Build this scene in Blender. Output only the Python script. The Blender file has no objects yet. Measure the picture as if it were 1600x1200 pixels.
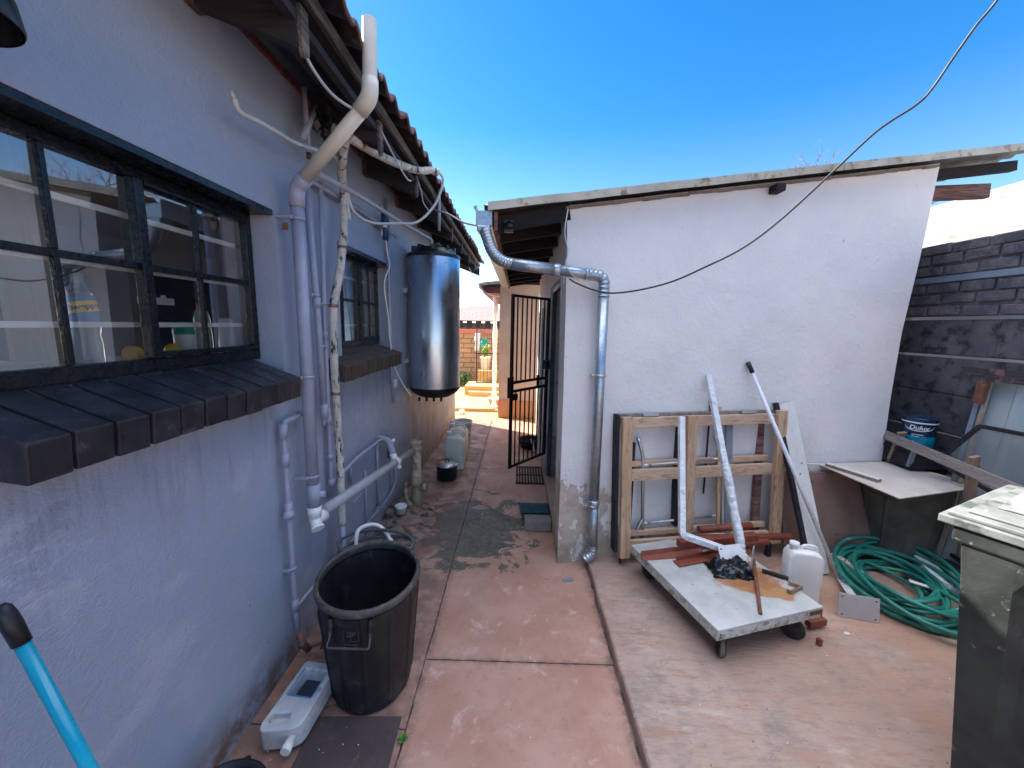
import bpy, math, random
from mathutils import Vector, Matrix, noise as mnoise
R = math.radians
random.seed(7)
S = bpy.context.scene
COL = S.collection

# ------------------------------------------------------------------ camera
CAM_H = 1.65
yaw, pitch, roll = R(-0.759), R(8.5854), R(1.2)
fwd = Vector((math.sin(yaw)*math.cos(pitch), math.cos(yaw)*math.cos(pitch), -math.sin(pitch)))
rgt = Vector((math.cos(yaw), -math.sin(yaw), 0)); upv = rgt.cross(fwd)
r2 = math.cos(roll)*rgt + math.sin(roll)*upv
u2 = -math.sin(roll)*rgt + math.cos(roll)*upv
cam = bpy.data.cameras.new('camera'); camo = bpy.data.objects.new('camera', cam); COL.objects.link(camo)
m = Matrix((r2, u2, -fwd)).transposed().to_4x4(); m.translation = Vector((0, 0, CAM_H)); camo.matrix_world = m
cam.sensor_width = 36; cam.lens = 604/1600*36; cam.clip_start = .02; cam.clip_end = 2000
S.camera = camo
# ------------------------------------------------------------------ sky, sun, exposure
SUN_EL = R(38); SUN_DIR = Vector((-.853*math.cos(SUN_EL), .522*math.cos(SUN_EL), math.sin(SUN_EL)))
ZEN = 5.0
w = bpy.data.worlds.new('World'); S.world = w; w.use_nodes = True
nt = w.node_tree; nt.nodes.clear()
sk = nt.nodes.new('ShaderNodeTexSky'); sk.sky_type = 'NISHITA'; sk.sun_disc = False
sk.sun_elevation = SUN_EL; sk.sun_rotation = math.atan2(SUN_DIR.x, SUN_DIR.y)
sk.altitude = 1600; sk.air_density = 1.0; sk.dust_density = .6; sk.ozone_density = 1.6
hs = nt.nodes.new('ShaderNodeHueSaturation'); hs.inputs['Saturation'].default_value = 1.43; hs.inputs['Value'].default_value = .86
hz = nt.nodes.new('ShaderNodeHueSaturation'); hz.inputs['Saturation'].default_value = .30; hz.inputs['Value'].default_value = ZEN   # sky above the view made brighter and whiter to lift the shaded ground
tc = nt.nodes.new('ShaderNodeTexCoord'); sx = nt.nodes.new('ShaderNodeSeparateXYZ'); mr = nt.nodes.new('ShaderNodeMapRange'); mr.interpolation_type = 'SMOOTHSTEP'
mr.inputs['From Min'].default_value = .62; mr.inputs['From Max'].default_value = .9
mx = nt.nodes.new('ShaderNodeMix'); mx.data_type = 'RGBA'
bg = nt.nodes.new('ShaderNodeBackground'); bg.inputs[1].default_value = .08
wo = nt.nodes.new('ShaderNodeOutputWorld')
ms_ = nt.nodes.new('ShaderNodeMapRange'); ms_.inputs['From Min'].default_value = .0; ms_.inputs['From Max'].default_value = .42; ms_.inputs['To Min'].default_value = .95; ms_.inputs['To Max'].default_value = 1.40
nt.links.new(sx.outputs['Z'], ms_.inputs['Value']); nt.links.new(ms_.outputs[0], hs.inputs['Saturation'])
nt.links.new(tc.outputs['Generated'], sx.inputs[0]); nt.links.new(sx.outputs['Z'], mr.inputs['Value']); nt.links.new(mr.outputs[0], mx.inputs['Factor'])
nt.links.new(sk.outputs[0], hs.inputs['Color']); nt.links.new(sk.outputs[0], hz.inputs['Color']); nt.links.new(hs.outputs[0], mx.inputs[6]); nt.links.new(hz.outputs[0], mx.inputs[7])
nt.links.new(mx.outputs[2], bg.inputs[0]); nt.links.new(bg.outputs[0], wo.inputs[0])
sl = bpy.data.lights.new('sun', 'SUN'); sl.energy = 4.2; sl.angle = R(.5); sl.color = (1, .93, .82)
so = bpy.data.objects.new('sun', sl); COL.objects.link(so); so.location = (-6, 4, 9)
so.rotation_euler = SUN_DIR.to_track_quat('Z', 'Y').to_euler()
S.view_settings.view_transform = 'Standard'; S.view_settings.look = 'None'
S.view_settings.exposure = 2.25; S.view_settings.gamma = 1

# ------------------------------------------------------------------ material toolkit
class Mat:
    def __init__(s, name, rough=.7, metal=0., spec=.5):
        s.m = bpy.data.materials.new(name); s.m.use_nodes = True; s.nt = s.m.node_tree
        s.b = s.nt.nodes['Principled BSDF']; s.b.inputs['Roughness'].default_value = rough
        s.b.inputs['Metallic'].default_value = metal; s.b.inputs['Specular IOR Level'].default_value = spec
        tc = s.nt.nodes.new('ShaderNodeTexCoord'); s.oc = tc.outputs['Object']; s._xyz = None
        s.geo = s.nt.nodes.new('ShaderNodeNewGeometry'); s.wp = s.geo.outputs['Position']
    def n(s, t, **kw):
        nd = s.nt.nodes.new(t)
        for k, v in kw.items(): setattr(nd, k, v)
        return nd
    def lk(s, a, b): s.nt.links.new(a, b)
    def val(s, sock, v):
        if isinstance(v, bpy.types.NodeSocket): s.lk(v, sock)
        elif isinstance(v, (tuple, list)) and len(v) == 3 and sock.type == 'RGBA': sock.default_value = (*v, 1)
        else: sock.default_value = v
    def noise(s, scale, detail=4, rough=.55, stretch=(1, 1, 1), dist=0, world=False, rot=(0, 0, 0)):
        mp = s.n('ShaderNodeMapping'); mp.inputs['Scale'].default_value = stretch; mp.inputs['Rotation'].default_value = rot
        s.lk(s.wp if world else s.oc, mp.inputs['Vector'])
        nz = s.n('ShaderNodeTexNoise'); nz.inputs['Scale'].default_value = scale; nz.inputs['Detail'].default_value = detail
        nz.inputs['Roughness'].default_value = rough; nz.inputs['Distortion'].default_value = dist
        s.lk(mp.outputs[0], nz.inputs['Vector']); return nz.outputs['Fac']
    def rng(s, f, a, b, c=0., d=1.):
        mr = s.n('ShaderNodeMapRange'); mr.interpolation_type = 'SMOOTHSTEP'
        s.lk(f, mr.inputs['Value'])
        for k, v in zip(('From Min', 'From Max', 'To Min', 'To Max'), (a, b, c, d)): mr.inputs[k].default_value = v
        return mr.outputs['Result']
    def mix(s, f, a, b, mode='MIX'):
        mx = s.n('ShaderNodeMix', data_type='RGBA', blend_type=mode)
        s.val(mx.inputs['Factor'], f); s.val(mx.inputs[6], a); s.val(mx.inputs[7], b); return mx.outputs[2]
    def math(s, op, a, b=0.):
        mt = s.n('ShaderNodeMath', operation=op, use_clamp=(op not in ('SUBTRACT',))); s.val(mt.inputs[0], a); s.val(mt.inputs[1], b); return mt.outputs[0]
    def xyz(s):
        if not s._xyz:
            sp = s.n('ShaderNodeSeparateXYZ'); s.lk(s.wp, sp.inputs[0]); s._xyz = sp.outputs
        return s._xyz
    def color(s, c): s.val(s.b.inputs['Base Color'], c); return s
    def rough(s, c): s.val(s.b.inputs['Roughness'], c); return s
    def bump(s, h, strength=.3, dist=.01):
        bp = s.n('ShaderNodeBump'); bp.inputs['Strength'].default_value = strength; bp.inputs['Distance'].default_value = dist
        s.lk(h, bp.inputs['Height'])
        if s.b.inputs['Normal'].is_linked: s.lk(s.b.inputs['Normal'].links[0].from_socket, bp.inputs['Normal'])
        s.lk(bp.outputs[0], s.b.inputs['Normal']); return s

def simple(name, c1, c2, scale=6, rough=.6, metal=0., bscale=0, bstr=.2, bdist=.004, stretch=(1, 1, 1), dirt=None, dscale=9, dth=(.55, .7), spec=.5, rvar=.12, world=False):
    a = Mat(name, rough, metal, spec)
    f = a.rng(a.noise(scale, 6, .6, stretch, world=world), .3, .7)
    c = a.mix(f, c1, c2)
    if dirt: c = a.mix(a.rng(a.noise(dscale, 7, .65, world=world), *dth), c, dirt)
    a.color(c)
    a.rough(a.rng(a.noise(scale*2.3, 4, .6), .3, .7, max(0.03, rough-rvar), min(1, rough+rvar)))
    if bscale: a.bump(a.noise(bscale, 4, .6, stretch), bstr, bdist)
    return a.m
M = {}
# lavender-grey textured paint, brown bare plaster further along and splashed at the foot
a = Mat('lavender_wall_paint', .62)
x, y, z = a.xyz()
c = a.mix(a.rng(a.noise(2.2, 6, .6, world=True), .3, .7), (.285, .338, .440), (.345, .390, .490))
c = a.mix(a.rng(a.noise(14, 6, .7, world=True), .62, .80), c, (.25, .285, .36))
c = a.mix(a.math('MULTIPLY', a.rng(a.noise(3.2, 5, .6, (1, 1, 1.6), world=True), .52, .7), .35), c, (.52, .53, .61))
br = a.math('MULTIPLY', a.rng(y, 3.35, 4.0), a.rng(z, 1.25, .95))
br = a.math('MULTIPLY', br, a.rng(a.noise(9, 6, .7, (1, 1, .25), world=True), .25, .6))
c = a.mix(br, c, (.30, .21, .165))
ft = a.math('MULTIPLY', a.rng(z, .22, .02), a.rng(a.noise(11, 6, .7, world=True), .35, .6))
c = a.mix(ft, c, (.17, .10, .075))
dr = a.math('MULTIPLY', a.rng(a.noise(22, 5, .6, (1, 1, .12), world=True), .50, .66), a.math('MULTIPLY', a.rng(z, .75, 1.30), a.rng(z, 1.34, 1.31))); c = a.mix(a.math('MULTIPLY', dr, .40), c, (.15, .15, .19))
sc_ = a.math('MULTIPLY', a.rng(a.noise(6, 7, .7, (1, 1, 2.2), world=True), .50, .64), a.math('MULTIPLY', a.rng(y, 1.05, .75), a.math('MULTIPLY', a.rng(z, .95, 1.08), a.rng(z, 1.30, 1.18)))); c = a.mix(a.math('MULTIPLY', sc_, .55), c, (.60, .62, .70))
c = a.mix(a.math('MULTIPLY', a.rng(a.noise(1.1, 4, .6, world=True), .42, .62), .30), c, (.25, .27, .36))
chip = a.math('MULTIPLY', a.rng(a.noise(55, 3, .5, world=True), .74, .76), a.rng(z, 1.1, .5))
c = a.mix(chip, c, (.05, .05, .06)); a.color(c)
a.bump(a.noise(130, 5, .6, (1, .9, 1.1), world=True), .65, .006); a.bump(a.noise(48, 3, .5, world=True), .25, .006); a.bump(a.noise(7, 3, .5, world=True), .25, .02)
a.rough(a.rng(a.noise(9, 4, .6, world=True), .3, .7, .5, .72)); M['lav'] = a.m
# white wall
a = Mat('white_wall_paint', .75)
x, y, z = a.xyz()
c = a.mix(a.rng(a.noise(1.6, 6, .6, world=True), .3, .7), (.73, .705, .70), (.82, .78, .75))
c = a.mix(a.math('MULTIPLY', a.rng(a.noise(30, 5, .7, (1, 1, .5), world=True), .64, .72), .18), c, (.52, .49, .46))
c = a.mix(a.rng(a.noise(85, 2, .4, (1, 1, 1), world=True), .765, .785), c, (.30, .27, .26))
m1 = a.math('MULTIPLY', a.rng(x, 1.05, .35), a.rng(z, .95, .35))
m1 = a.math('MULTIPLY', m1, a.rng(z, 1.12, .8))
rt_ = a.math('MULTIPLY', a.math('MULTIPLY', a.rng(z, .40, .12), a.rng(x, 2.0, 1.2)), .35)
pm = a.rng(a.math('ADD', a.math('MULTIPLY', a.noise(12, 7, .66, (1, 1, .6), world=True), 1.0), a.math('MULTIPLY', a.math('ADD', m1, rt_), .30)), .712, .724)
pc = a.mix(a.rng(a.noise(20, 5, .6, world=True), .3, .7), (.42, .33, .27), (.55, .46, .38))
sp = a.math('MULTIPLY', a.rng(a.noise(60, 4, .7, world=True), .63, .72), a.rng(a.noise(3, 4, .6, world=True), .4, .62)); c = a.mix(a.math('MULTIPLY', sp, .4), c, (.42, .37, .34))
c = a.mix(pm, c, pc)
d1 = a.math('MULTIPLY', a.rng(z, .32, .05), a.rng(a.noise(10, 6, .7, world=True), .3, .62))
c = a.mix(a.math('MULTIPLY', d1, .85), c, (.24, .17, .12))
yl = a.math('MULTIPLY', a.rng(z, .9, .1), a.rng(a.noise(4, 5, .6, world=True), .45, .65))
c = a.mix(a.math('MULTIPLY', yl, .4), c, (.60, .50, .36)); a.color(c)
a.bump(a.noise(38, 6, .65, world=True), .55, .009); a.bump(a.noise(4, 3, .5, world=True), .5, .03); a.bump(pm, .5, -.004)
M['white'] = a.m
# red-brown screed path
a = Mat('red_screed', .55)
x, y, z = a.xyz()
c = a.mix(a.rng(a.noise(2.3, 7, .62, world=True), .3, .7), (.385, .195, .135), (.48, .285, .22))
c = a.mix(a.rng(a.noise(7, 6, .7, world=True, dist=.5), .55, .72), c, (.57, .40, .345))
c = a.mix(a.rng(a.noise(13, 6, .7, world=True), .62, .74), c, (.30, .155, .12))
c = a.mix(a.rng(a.noise(90, 2, .5, world=True), .73, .75), c, (.10, .08, .07))
# mossy damp stain across the passage mouth
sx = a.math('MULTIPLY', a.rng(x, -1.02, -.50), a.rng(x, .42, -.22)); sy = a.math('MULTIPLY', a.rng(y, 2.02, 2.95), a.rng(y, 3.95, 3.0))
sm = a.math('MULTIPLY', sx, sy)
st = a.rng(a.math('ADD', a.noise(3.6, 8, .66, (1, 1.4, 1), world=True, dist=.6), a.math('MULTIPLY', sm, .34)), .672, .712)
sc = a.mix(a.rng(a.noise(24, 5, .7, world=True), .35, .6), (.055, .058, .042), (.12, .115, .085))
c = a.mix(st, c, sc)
vn = a.n('ShaderNodeTexVoronoi', feature='DISTANCE_TO_EDGE'); vn.inputs['Scale'].default_value = 1.05; vm = a.n('ShaderNodeVectorMath', operation='ADD'); cn = a.n('ShaderNodeTexNoise'); cn.inputs['Scale'].default_value = 5; cn.inputs['Detail'].default_value = 6; vs_ = a.n('ShaderNodeVectorMath', operation='SCALE'); vs_.inputs['Scale'].default_value = .22
a.lk(a.wp, cn.inputs['Vector']); a.lk(cn.outputs['Color'], vs_.inputs[0]); a.lk(a.wp, vm.inputs[0]); a.lk(vs_.outputs[0], vm.inputs[1]); a.lk(vm.outputs[0], vn.inputs['Vector'])
ck = a.math('MULTIPLY', a.rng(vn.outputs['Distance'], .0050, .0015), a.rng(a.noise(1.4, 3, .5, world=True), .50, .56)); c = a.mix(a.math('MULTIPLY', ck, .8), c, (.09, .05, .04)); a.bump(ck, .5, -.004)
jx1 = a.math('MULTIPLY', a.rng(x, -.47, -.427), a.rng(x, -.375, -.42)); jx2 = a.rng(x, .455, .50); jy = a.math('MULTIPLY', a.rng(y, 1.665, 1.69), a.rng(y, 1.72, 1.693)); jj = a.math('MULTIPLY', a.math('ADD', a.math('ADD', jx1, jx2), jy), a.rng(a.noise(16, 7, .75, world=True), .36, .62)); c = a.mix(a.math('MULTIPLY', jj, .7), c, (.12, .075, .06))
cr = a.math('MULTIPLY', a.rng(x, -.38, -.50), a.rng(a.noise(5, 5, .6, world=True), .35, .6)); c = a.mix(a.math('MULTIPLY', cr, .75), c, (.13, .085, .075))
c = a.mix(a.math('MULTIPLY', a.rng(a.noise(19, 8, .75, world=True), .5, .68), .35), c, (.22, .13, .11))
a.color(c); a.bump(a.noise(60, 5, .65, world=True), .45, .005); a.bump(a.noise(6, 4, .6, world=True), .4, .015)
a.rough(a.rng(a.noise(5, 4, .6, world=True), .3, .7, .4, .7)); M['screed'] = a.m
# brushed patio slab
a = Mat('patio_concrete', .75)
x, y, z = a.xyz()
c = a.mix(a.rng(a.noise(2.0, 7, .65, world=True), .3, .7), (.37, .245, .19), (.48, .34, .275))
c = a.mix(a.rng(a.noise(16, 6, .7, (.35, 1.6, 1), world=True, rot=(0, 0, .5)), .5, .66), c, (.42, .235, .17))
c = a.mix(a.math('MULTIPLY', a.rng(a.noise(5, 8, .75, world=True), .48, .68), .75), c, (.25, .205, .18))
c = a.mix(a.math('MULTIPLY', a.rng(a.noise(26, 6, .75, (.4, 1.5, 1), world=True, rot=(0, 0, .5)), .5, .66), .5), c, (.20, .15, .13))
c = a.mix(a.math('MULTIPLY', a.rng(a.noise(9, 6, .7, (.5, 1.3, 1), world=True, rot=(0, 0, .8)), .56, .72), .6), c, (.55, .44, .38))
gz = a.math('MULTIPLY', a.rng(x, .9, 2.2), a.rng(a.noise(2.6, 5, .6, world=True), .33, .6)); c = a.mix(a.math('MULTIPLY', gz, .78), c, (.47, .255, .165))
c = a.mix(a.rng(a.noise(75, 2, .5, world=True), .70, .74), c, (.12, .09, .08)); a.color(c)
a.bump(a.noise(45, 6, .7, (.35, 1.6, 1), world=True, rot=(0, 0, .5)), .8, .010); M['slab'] = a.m
M['soil'] = simple('red_soil', (.24, .14, .09), (.33, .20, .12), 1.5, .95, bscale=20, bstr=.5, bdist=.02, world=True)
M['yard'] = simple('yellow_yard_paving', (.40, .245, .09), (.48, .32, .14), 2.2, .85, bscale=30, bstr=.4, dirt=(.30, .19, .11), dscale=5, world=True)
M['mound'] = simple('crumbled_mortar_and_soil', (.20, .125, .10), (.36, .25, .21), 9, .95, bscale=40, bstr=.9, bdist=.02, dirt=(.06, .055, .045), dscale=12, dth=(.45, .6))
M['black'] = simple('black_gloss_paint', (.003, .005, .008), (.006, .010, .015), 20, .22, bscale=55, bstr=.7, bdist=.004, dirt=(.07, .07, .07), dscale=60, dth=(.71, .73), spec=.35)
M['sillbrick'] = simple('black_painted_brick', (.013, .013, .018), (.030, .029, .038), 12, .38, bscale=90, bstr=.35, bdist=.003, dirt=(.075, .07, .075), dscale=24, dth=(.58, .74), spec=.4)
M['mortar'] = simple('dark_painted_mortar', (.10, .10, .105), (.24, .23, .23), 40, .7, bscale=90, bstr=.5)
M['sill2'] = simple('worn_brown_sill_brick', (.022, .018, .018), (.085, .05, .032), 10, .6, bscale=90, bstr=.35, stretch=(1, 4, 1), dirt=(.03, .03, .035), dscale=12, dth=(.5, .6))
M['gpipe'] = simple('lavender_painted_pipe', (.27, .29, .38), (.34, .355, .45), 8, .42, bscale=30, bstr=.12, dirt=(.42, .42, .47), dscale=22, dth=(.70, .76))
M['hpipe'] = simple('grey_plastic_pipe', (.30, .31, .355), (.37, .37, .41), 8, .45, bscale=30, bstr=.1, dirt=(.2, .19, .2), dscale=14, dth=(.6, .75))
M['cream'] = simple('weathered_cream_plastic', (.56, .52, .44), (.66, .62, .54), 6, .4, bscale=25, bstr=.08, dirt=(.40, .34, .25), dscale=10, dth=(.6, .8))
M['gully'] = simple('stained_cream_drain_pipe', (.33, .25, .17), (.47, .39, .28), 7, .55, bscale=40, bstr=.3, dirt=(.17, .09, .05), dscale=12, dth=(.50, .64))
M['wplastic'] = simple('white_plastic', (.74, .74, .76), (.80, .80, .81), 8, .35, dirt=(.55, .52, .48), dscale=16, dth=(.62, .75))
a = Mat('dirty_white_pipe_wrap', .85)
c = a.mix(a.rng(a.noise(16, 6, .6), .3, .7), (.46, .42, .37), (.64, .60, .54)); c = a.mix(a.rng(a.noise(15, 7, .7, (2.2, 2.2, .55)), .54, .60), c, (.05, .04, .036)); c = a.mix(a.rng(a.noise(40, 5, .7), .6, .68), c, (.28, .23, .19)); a.color(c); a.bump(a.noise(40, 6, .7, (1, 1, .5)), 1.0, .014); M['lag'] = a.m
M['redpaint'] = simple('flaking_red_paint', (.17, .03, .03), (.26, .055, .05), 18, .6, bscale=50, bstr=.5, dirt=(.05, .035, .035), dscale=18, dth=(.48, .56))
M['copper'] = simple('old_copper_tape', (.30, .15, .10), (.22, .12, .09), 20, .5, metal=.5, bscale=40)
def wood(name, c1, c2, dark, along=0, sc=9, rough=.75, dth=(.5, .66), bstr=.5):
    st = [7, 7, 7]; st[along] = .6
    a = Mat(name, rough)
    c = a.mix(a.rng(a.noise(sc*.35, 6, .6, tuple(st), dist=.6), .3, .7), c1, c2)
    c = a.mix(a.math('MULTIPLY', a.rng(a.noise(sc, 7, .7, tuple(st), dist=1.2), *dth), .8), c, dark)
    c = a.mix(a.rng(a.noise(26, 2, .5), .72, .76), c, dark)
    a.color(c); a.bump(a.noise(sc*1.5, 6, .7, tuple(st)), bstr, .004); return a.m
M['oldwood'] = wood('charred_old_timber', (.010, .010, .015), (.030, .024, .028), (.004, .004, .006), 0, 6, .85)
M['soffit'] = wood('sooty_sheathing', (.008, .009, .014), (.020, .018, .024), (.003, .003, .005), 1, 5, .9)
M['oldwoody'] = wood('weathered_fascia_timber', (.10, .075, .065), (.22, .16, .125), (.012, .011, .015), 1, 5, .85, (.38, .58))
M['pinex'] = wood('raw_pine_rail', (.50, .33, .22), (.62, .44, .31), (.26, .13, .075), 0, 8)
M['pinez'] = wood('raw_pine_stile', (.46, .28, .165), (.58, .39, .25), (.20, .10, .055), 2, 8)
M['palletx'] = wood('grey_weathered_batten', (.20, .16, .14), (.30, .245, .21), (.09, .07, .06), 1, 8)
M['palletz'] = wood('brown_weathered_batten', (.24, .15, .11), (.33, .21, .15), (.11, .07, .055), 2, 8)
M['beam'] = wood('peeling_red_stained_beam', (.24, .10, .085), (.34, .20, .16), (.07, .04, .04), 0, 6, .8, (.42, .6))
M['whiteplank'] = wood('chipped_white_painted_plank', (.62, .60, .58), (.72, .69, .66), (.26, .20, .17), 2, 7, .6, (.60, .70))
a = Mat('brown_hardboard', .6)
c = a.mix(a.rng(a.noise(3, 6, .6), .3, .7), (.20, .115, .09), (.30, .185, .145)); c = a.mix(a.rng(a.noise(7, 6, .7, (1.2, 1, 6), rot=(0, .5, 0)), .60, .67), c, (.10, .055, .06)); a.color(c); a.bump(a.noise(30), .2, .003); M['hardboard'] = a.m
M['ply'] = simple('pale_sun_bleached_board', (.55, .47, .41), (.66, .575, .505), 4, .55, bscale=60, bstr=.15, dirt=(.47, .37, .30), dscale=6, dth=(.55, .75))
M['tile'] = simple('concrete_roof_tile', (.085, .045, .042), (.17, .095, .085), 7, .85, bscale=45, bstr=.7, bdist=.008, dirt=(.30, .25, .22), dscale=13, dth=(.58, .70))
a = Mat('galvanised_steel', .32, .85)
vo = a.n('ShaderNodeTexVoronoi'); vo.inputs['Scale'].default_value = 45; a.lk(a.oc, vo.inputs['Vector'])
c = a.mix(a.rng(vo.outputs['Distance'], .0, .6), (.30, .36, .42), (.42, .47, .52)); c = a.mix(a.rng(a.noise(9, 6, .7), .60, .75), c, (.36, .37, .38)); a.color(c)
a.rough(a.rng(a.noise(20, 4), .3, .7, .30, .48)); a.bump(a.noise(9, 3, .5), .06, .01); M['galv'] = a.m
a = Mat('brushed_geyser_steel', .24, 1.0)
c = a.mix(a.rng(a.noise(3, 5, .6, (1, 1, .3)), .3, .7), (.50, .56, .63), (.62, .67, .72)); c = a.mix(a.rng(a.noise(15, 6, .7, (1, 1, .4)), .64, .72), c, (.30, .31, .34)); a.color(c)
a.rough(a.rng(a.noise(7, 5, .6, (1, 1, .25)), .3, .7, .24, .40)); a.bump(a.noise(4, 3, .5, (1, 1, .4)), .3, .02); M['geyser'] = a.m
M['bplastic'] = simple('black_plastic', (.005, .006, .009), (.011, .013, .017), 8, .42, bscale=40, bstr=.2)
M['drum'] = simple('scuffed_black_rubbery_plastic', (.007, .008, .010), (.017, .017, .018), 7, .5, bscale=60, bstr=.35, dirt=(.075, .062, .052), dscale=9, dth=(.53, .76), rvar=.08, spec=.4)
M['drumrim'] = simple('worn_grey_drum_rim', (.035, .033, .032), (.085, .078, .072), 14, .6, bscale=60, bstr=.4, dirt=(.15, .13, .115), dscale=22, dth=(.55, .7))
M['drumdusty'] = simple('dusty_black_plastic', (.07, .062, .05), (.135, .118, .09), 7, .6, bscale=60, bstr=.35, dirt=(.11, .095, .07), dscale=9, dth=(.56, .76))
M['binbody'] = simple('faded_bin_plastic', (.018, .022, .021), (.042, .048, .043), 6, .45, bscale=50, bstr=.3, dirt=(.16, .165, .145), dscale=22, dth=(.62, .72), spec=.35)
M['binlid'] = simple('dust_bleached_bin_lid', (.105, .115, .112), (.175, .185, .175), 7, .55, bscale=50, bstr=.3, dirt=(.055, .062, .057), dscale=9, dth=(.54, .66))
M['iron'] = simple('black_iron', (.004, .004, .005), (.009, .008, .010), 20, .5, bscale=60, bstr=.3)
M['rust'] = simple('rusty_steel', (.22, .085, .045), (.13, .055, .035), 14, .8, metal=.2, bscale=60, bstr=.5, dirt=(.34, .15, .07), dscale=22, dth=(.55, .65))
M['primer'] = simple('red_oxide_primer', (.17, .038, .024), (.25, .062, .034), 8, .55, bscale=40, bstr=.25, dirt=(.08, .025, .02), dscale=14, dth=(.58, .7))
M['film'] = simple('plastic_wrapped_white_steel', (.66, .68, .71), (.76, .77, .79), 12, .2, bscale=30, bstr=.9, bdist=.012, dirt=(.45, .48, .53), dscale=16, dth=(.58, .68))
M['alu'] = simple('dull_aluminium', (.42, .43, .46), (.55, .56, .58), 12, .38, metal=.8, bscale=40, bstr=.2)
M['wmetal'] = simple('white_powder_coat', (.66, .66, .68), (.74, .74, .75), 10, .3, dirt=(.48, .45, .42), dscale=18, dth=(.62, .7))
M['greymetal'] = simple('grey_plate', (.38, .355, .35), (.45, .42, .41), 8, .5, dirt=(.28, .23, .20), dscale=10, dth=(.6, .7))
M['pole'] = simple('white_enamel_pole', (.70, .71, .74), (.78, .78, .80), 10, .3, dirt=(.5, .46, .42), dscale=20, dth=(.66, .72))
a = Mat('trolley_deck_metal', .45, .25)
c = a.mix(a.rng(a.noise(5, 6, .6), .3, .7), (.44, .44, .43), (.60, .60, .58))
x, y, z = a.xyz(); qx = a.math('MULTIPLY', a.rng(x, 1.02, 1.32), a.rng(x, 1.66, 1.42)); qy = a.math('MULTIPLY', a.rng(y, 1.76, 1.98), a.rng(y, 2.38, 2.10)); rr = a.rng(a.math('ADD', a.noise(4.2, 7, .66, dist=.3), a.math('MULTIPLY', a.math('MULTIPLY', qx, qy), .30)), .62, .70); c = a.mix(rr, c, a.mix(a.rng(a.noise(12), .4, .6), (.46, .24, .11), (.36, .16, .08)))
c = a.mix(a.rng(a.noise(26, 5, .7), .62, .70), c, (.28, .26, .22)); a.color(c); a.bump(a.noise(30), .25, .004); M['deck'] = a.m
M['deckside'] = simple('chipped_deck_edge', (.40, .39, .35), (.56, .55, .50), 18, .6, bscale=50, bstr=.4, dirt=(.24, .20, .16), dscale=24, dth=(.5, .6))
M['rubber'] = simple('black_rubber', (.010, .010, .011), (.025, .022, .022), 15, .75, bscale=60, bstr=.3)
M['wheelrim'] = simple('brown_dusty_tread', (.12, .085, .07), (.18, .13, .105), 15, .8)
a = Mat('green_hose', .35)
c = a.mix(a.rng(a.noise(3.2, 4, .6), .35, .65), (.012, .150, .115), (.030, .235, .175)); c = a.mix(a.rng(a.noise(5, 4, .6), .60, .74), c, (.17, .40, .29)); a.color(c); M['hose'] = a.m
a = Mat('milky_plastic', .35); a.color(a.mix(a.rng(a.noise(7, 5), .3, .7), (.66, .66, .66), (.77, .765, .75))); a.b.inputs['Subsurface Weight'].default_value = .15; a.b.inputs['Subsurface Radius'].default_value = (.02, .02, .02); M['milk'] = a.m
a = Mat('yellowed_milky_plastic', .4); a.color(a.mix(a.rng(a.noise(7, 5), .3, .7), (.66, .64, .53), (.76, .74, .62))); M['milky'] = a.m
M['cutjug'] = simple('dirty_clear_plastic_jug', (.45, .47, .50), (.60, .61, .63), 9, .35, bscale=25, bstr=.3, dirt=(.28, .24, .21), dscale=13, dth=(.55, .72))
a = Mat('black_bin_bag', .22); a.color((.004, .006, .009)); a.bump(a.noise(11, 3, .5, dist=1.2), .5, .015); M['bag'] = a.m
M['cyan'] = simple('cyan_enamel', (.0, .30, .46), (.01, .34, .50), 9, .18)
M['greyint'] = simple('grey_interior_paint', (.085, .085, .085), (.11, .11, .108), 2, .9)
M['creamint'] = simple('cream_curtain_cloth', (.34, .31, .23), (.40, .365, .285), 4, .9, bscale=15, bstr=.5)
M['wbar'] = simple('white_bar_enamel', (.78, .78, .78), (.84, .84, .84), 8, .4)
M['orange'] = simple('lemon_skin', (.90, .42, .01), (.95, .55, .02), 8, .45, bscale=120, bstr=.3)
M['red'] = simple('red_plastic', (.55, .01, .03), (.62, .02, .04), 8, .35)
M['teal'] = simple('teal_green_plastic', (.0, .30, .16), (.0, .36, .20), 8, .35)
M['tealcloth'] = simple('teal_cloth', (.0, .34, .30), (.01, .42, .36), 8, .8)
M['whitecloth'] = simple('white_cloth', (.74, .73, .72), (.8, .8, .8), 8, .9)
M['yellow'] = simple('yellow_label_paper', (.95, .62, .04), (.96, .66, .05), 8, .5)
M['ink'] = simple('dark_ink', (.02, .03, .06), (.03, .04, .08), 8, .5)
M['tinblue'] = simple('turquoise_printed_tin', (.0, .20, .30), (.0, .38, .50), 9, .3)
M['tindark'] = simple('dark_blue_printed_tin', (.010, .03, .07), (.015, .04, .09), 9, .3)
M['pink'] = simple('pink_plastic', (.50, .22, .19), (.56, .27, .23), 6, .5)
M['doorteal'] = simple('dark_teal_door_paint', (.012, .055, .085), (.018, .075, .11), 6, .35, dirt=(.03, .03, .035), dscale=15, dth=(.6, .7))
M['cable'] = simple('black_cable', (.015, .015, .017), (.02, .02, .022), 9, .5)
M['gcable'] = simple('grey_cable', (.40, .40, .41), (.52, .52, .52), 9, .5, dirt=(.2, .19, .18), dscale=20, dth=(.6, .7))
M['bark'] = simple('pale_bark', (.10, .065, .05), (.15, .10, .075), 9, .9)
M['twig'] = simple('reddish_twigs', (.13, .065, .055), (.19, .10, .08), 9, .9)
M['leaf'] = simple('leaf_green', (.05, .11, .02), (.10, .19, .04), 9, .6)
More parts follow.
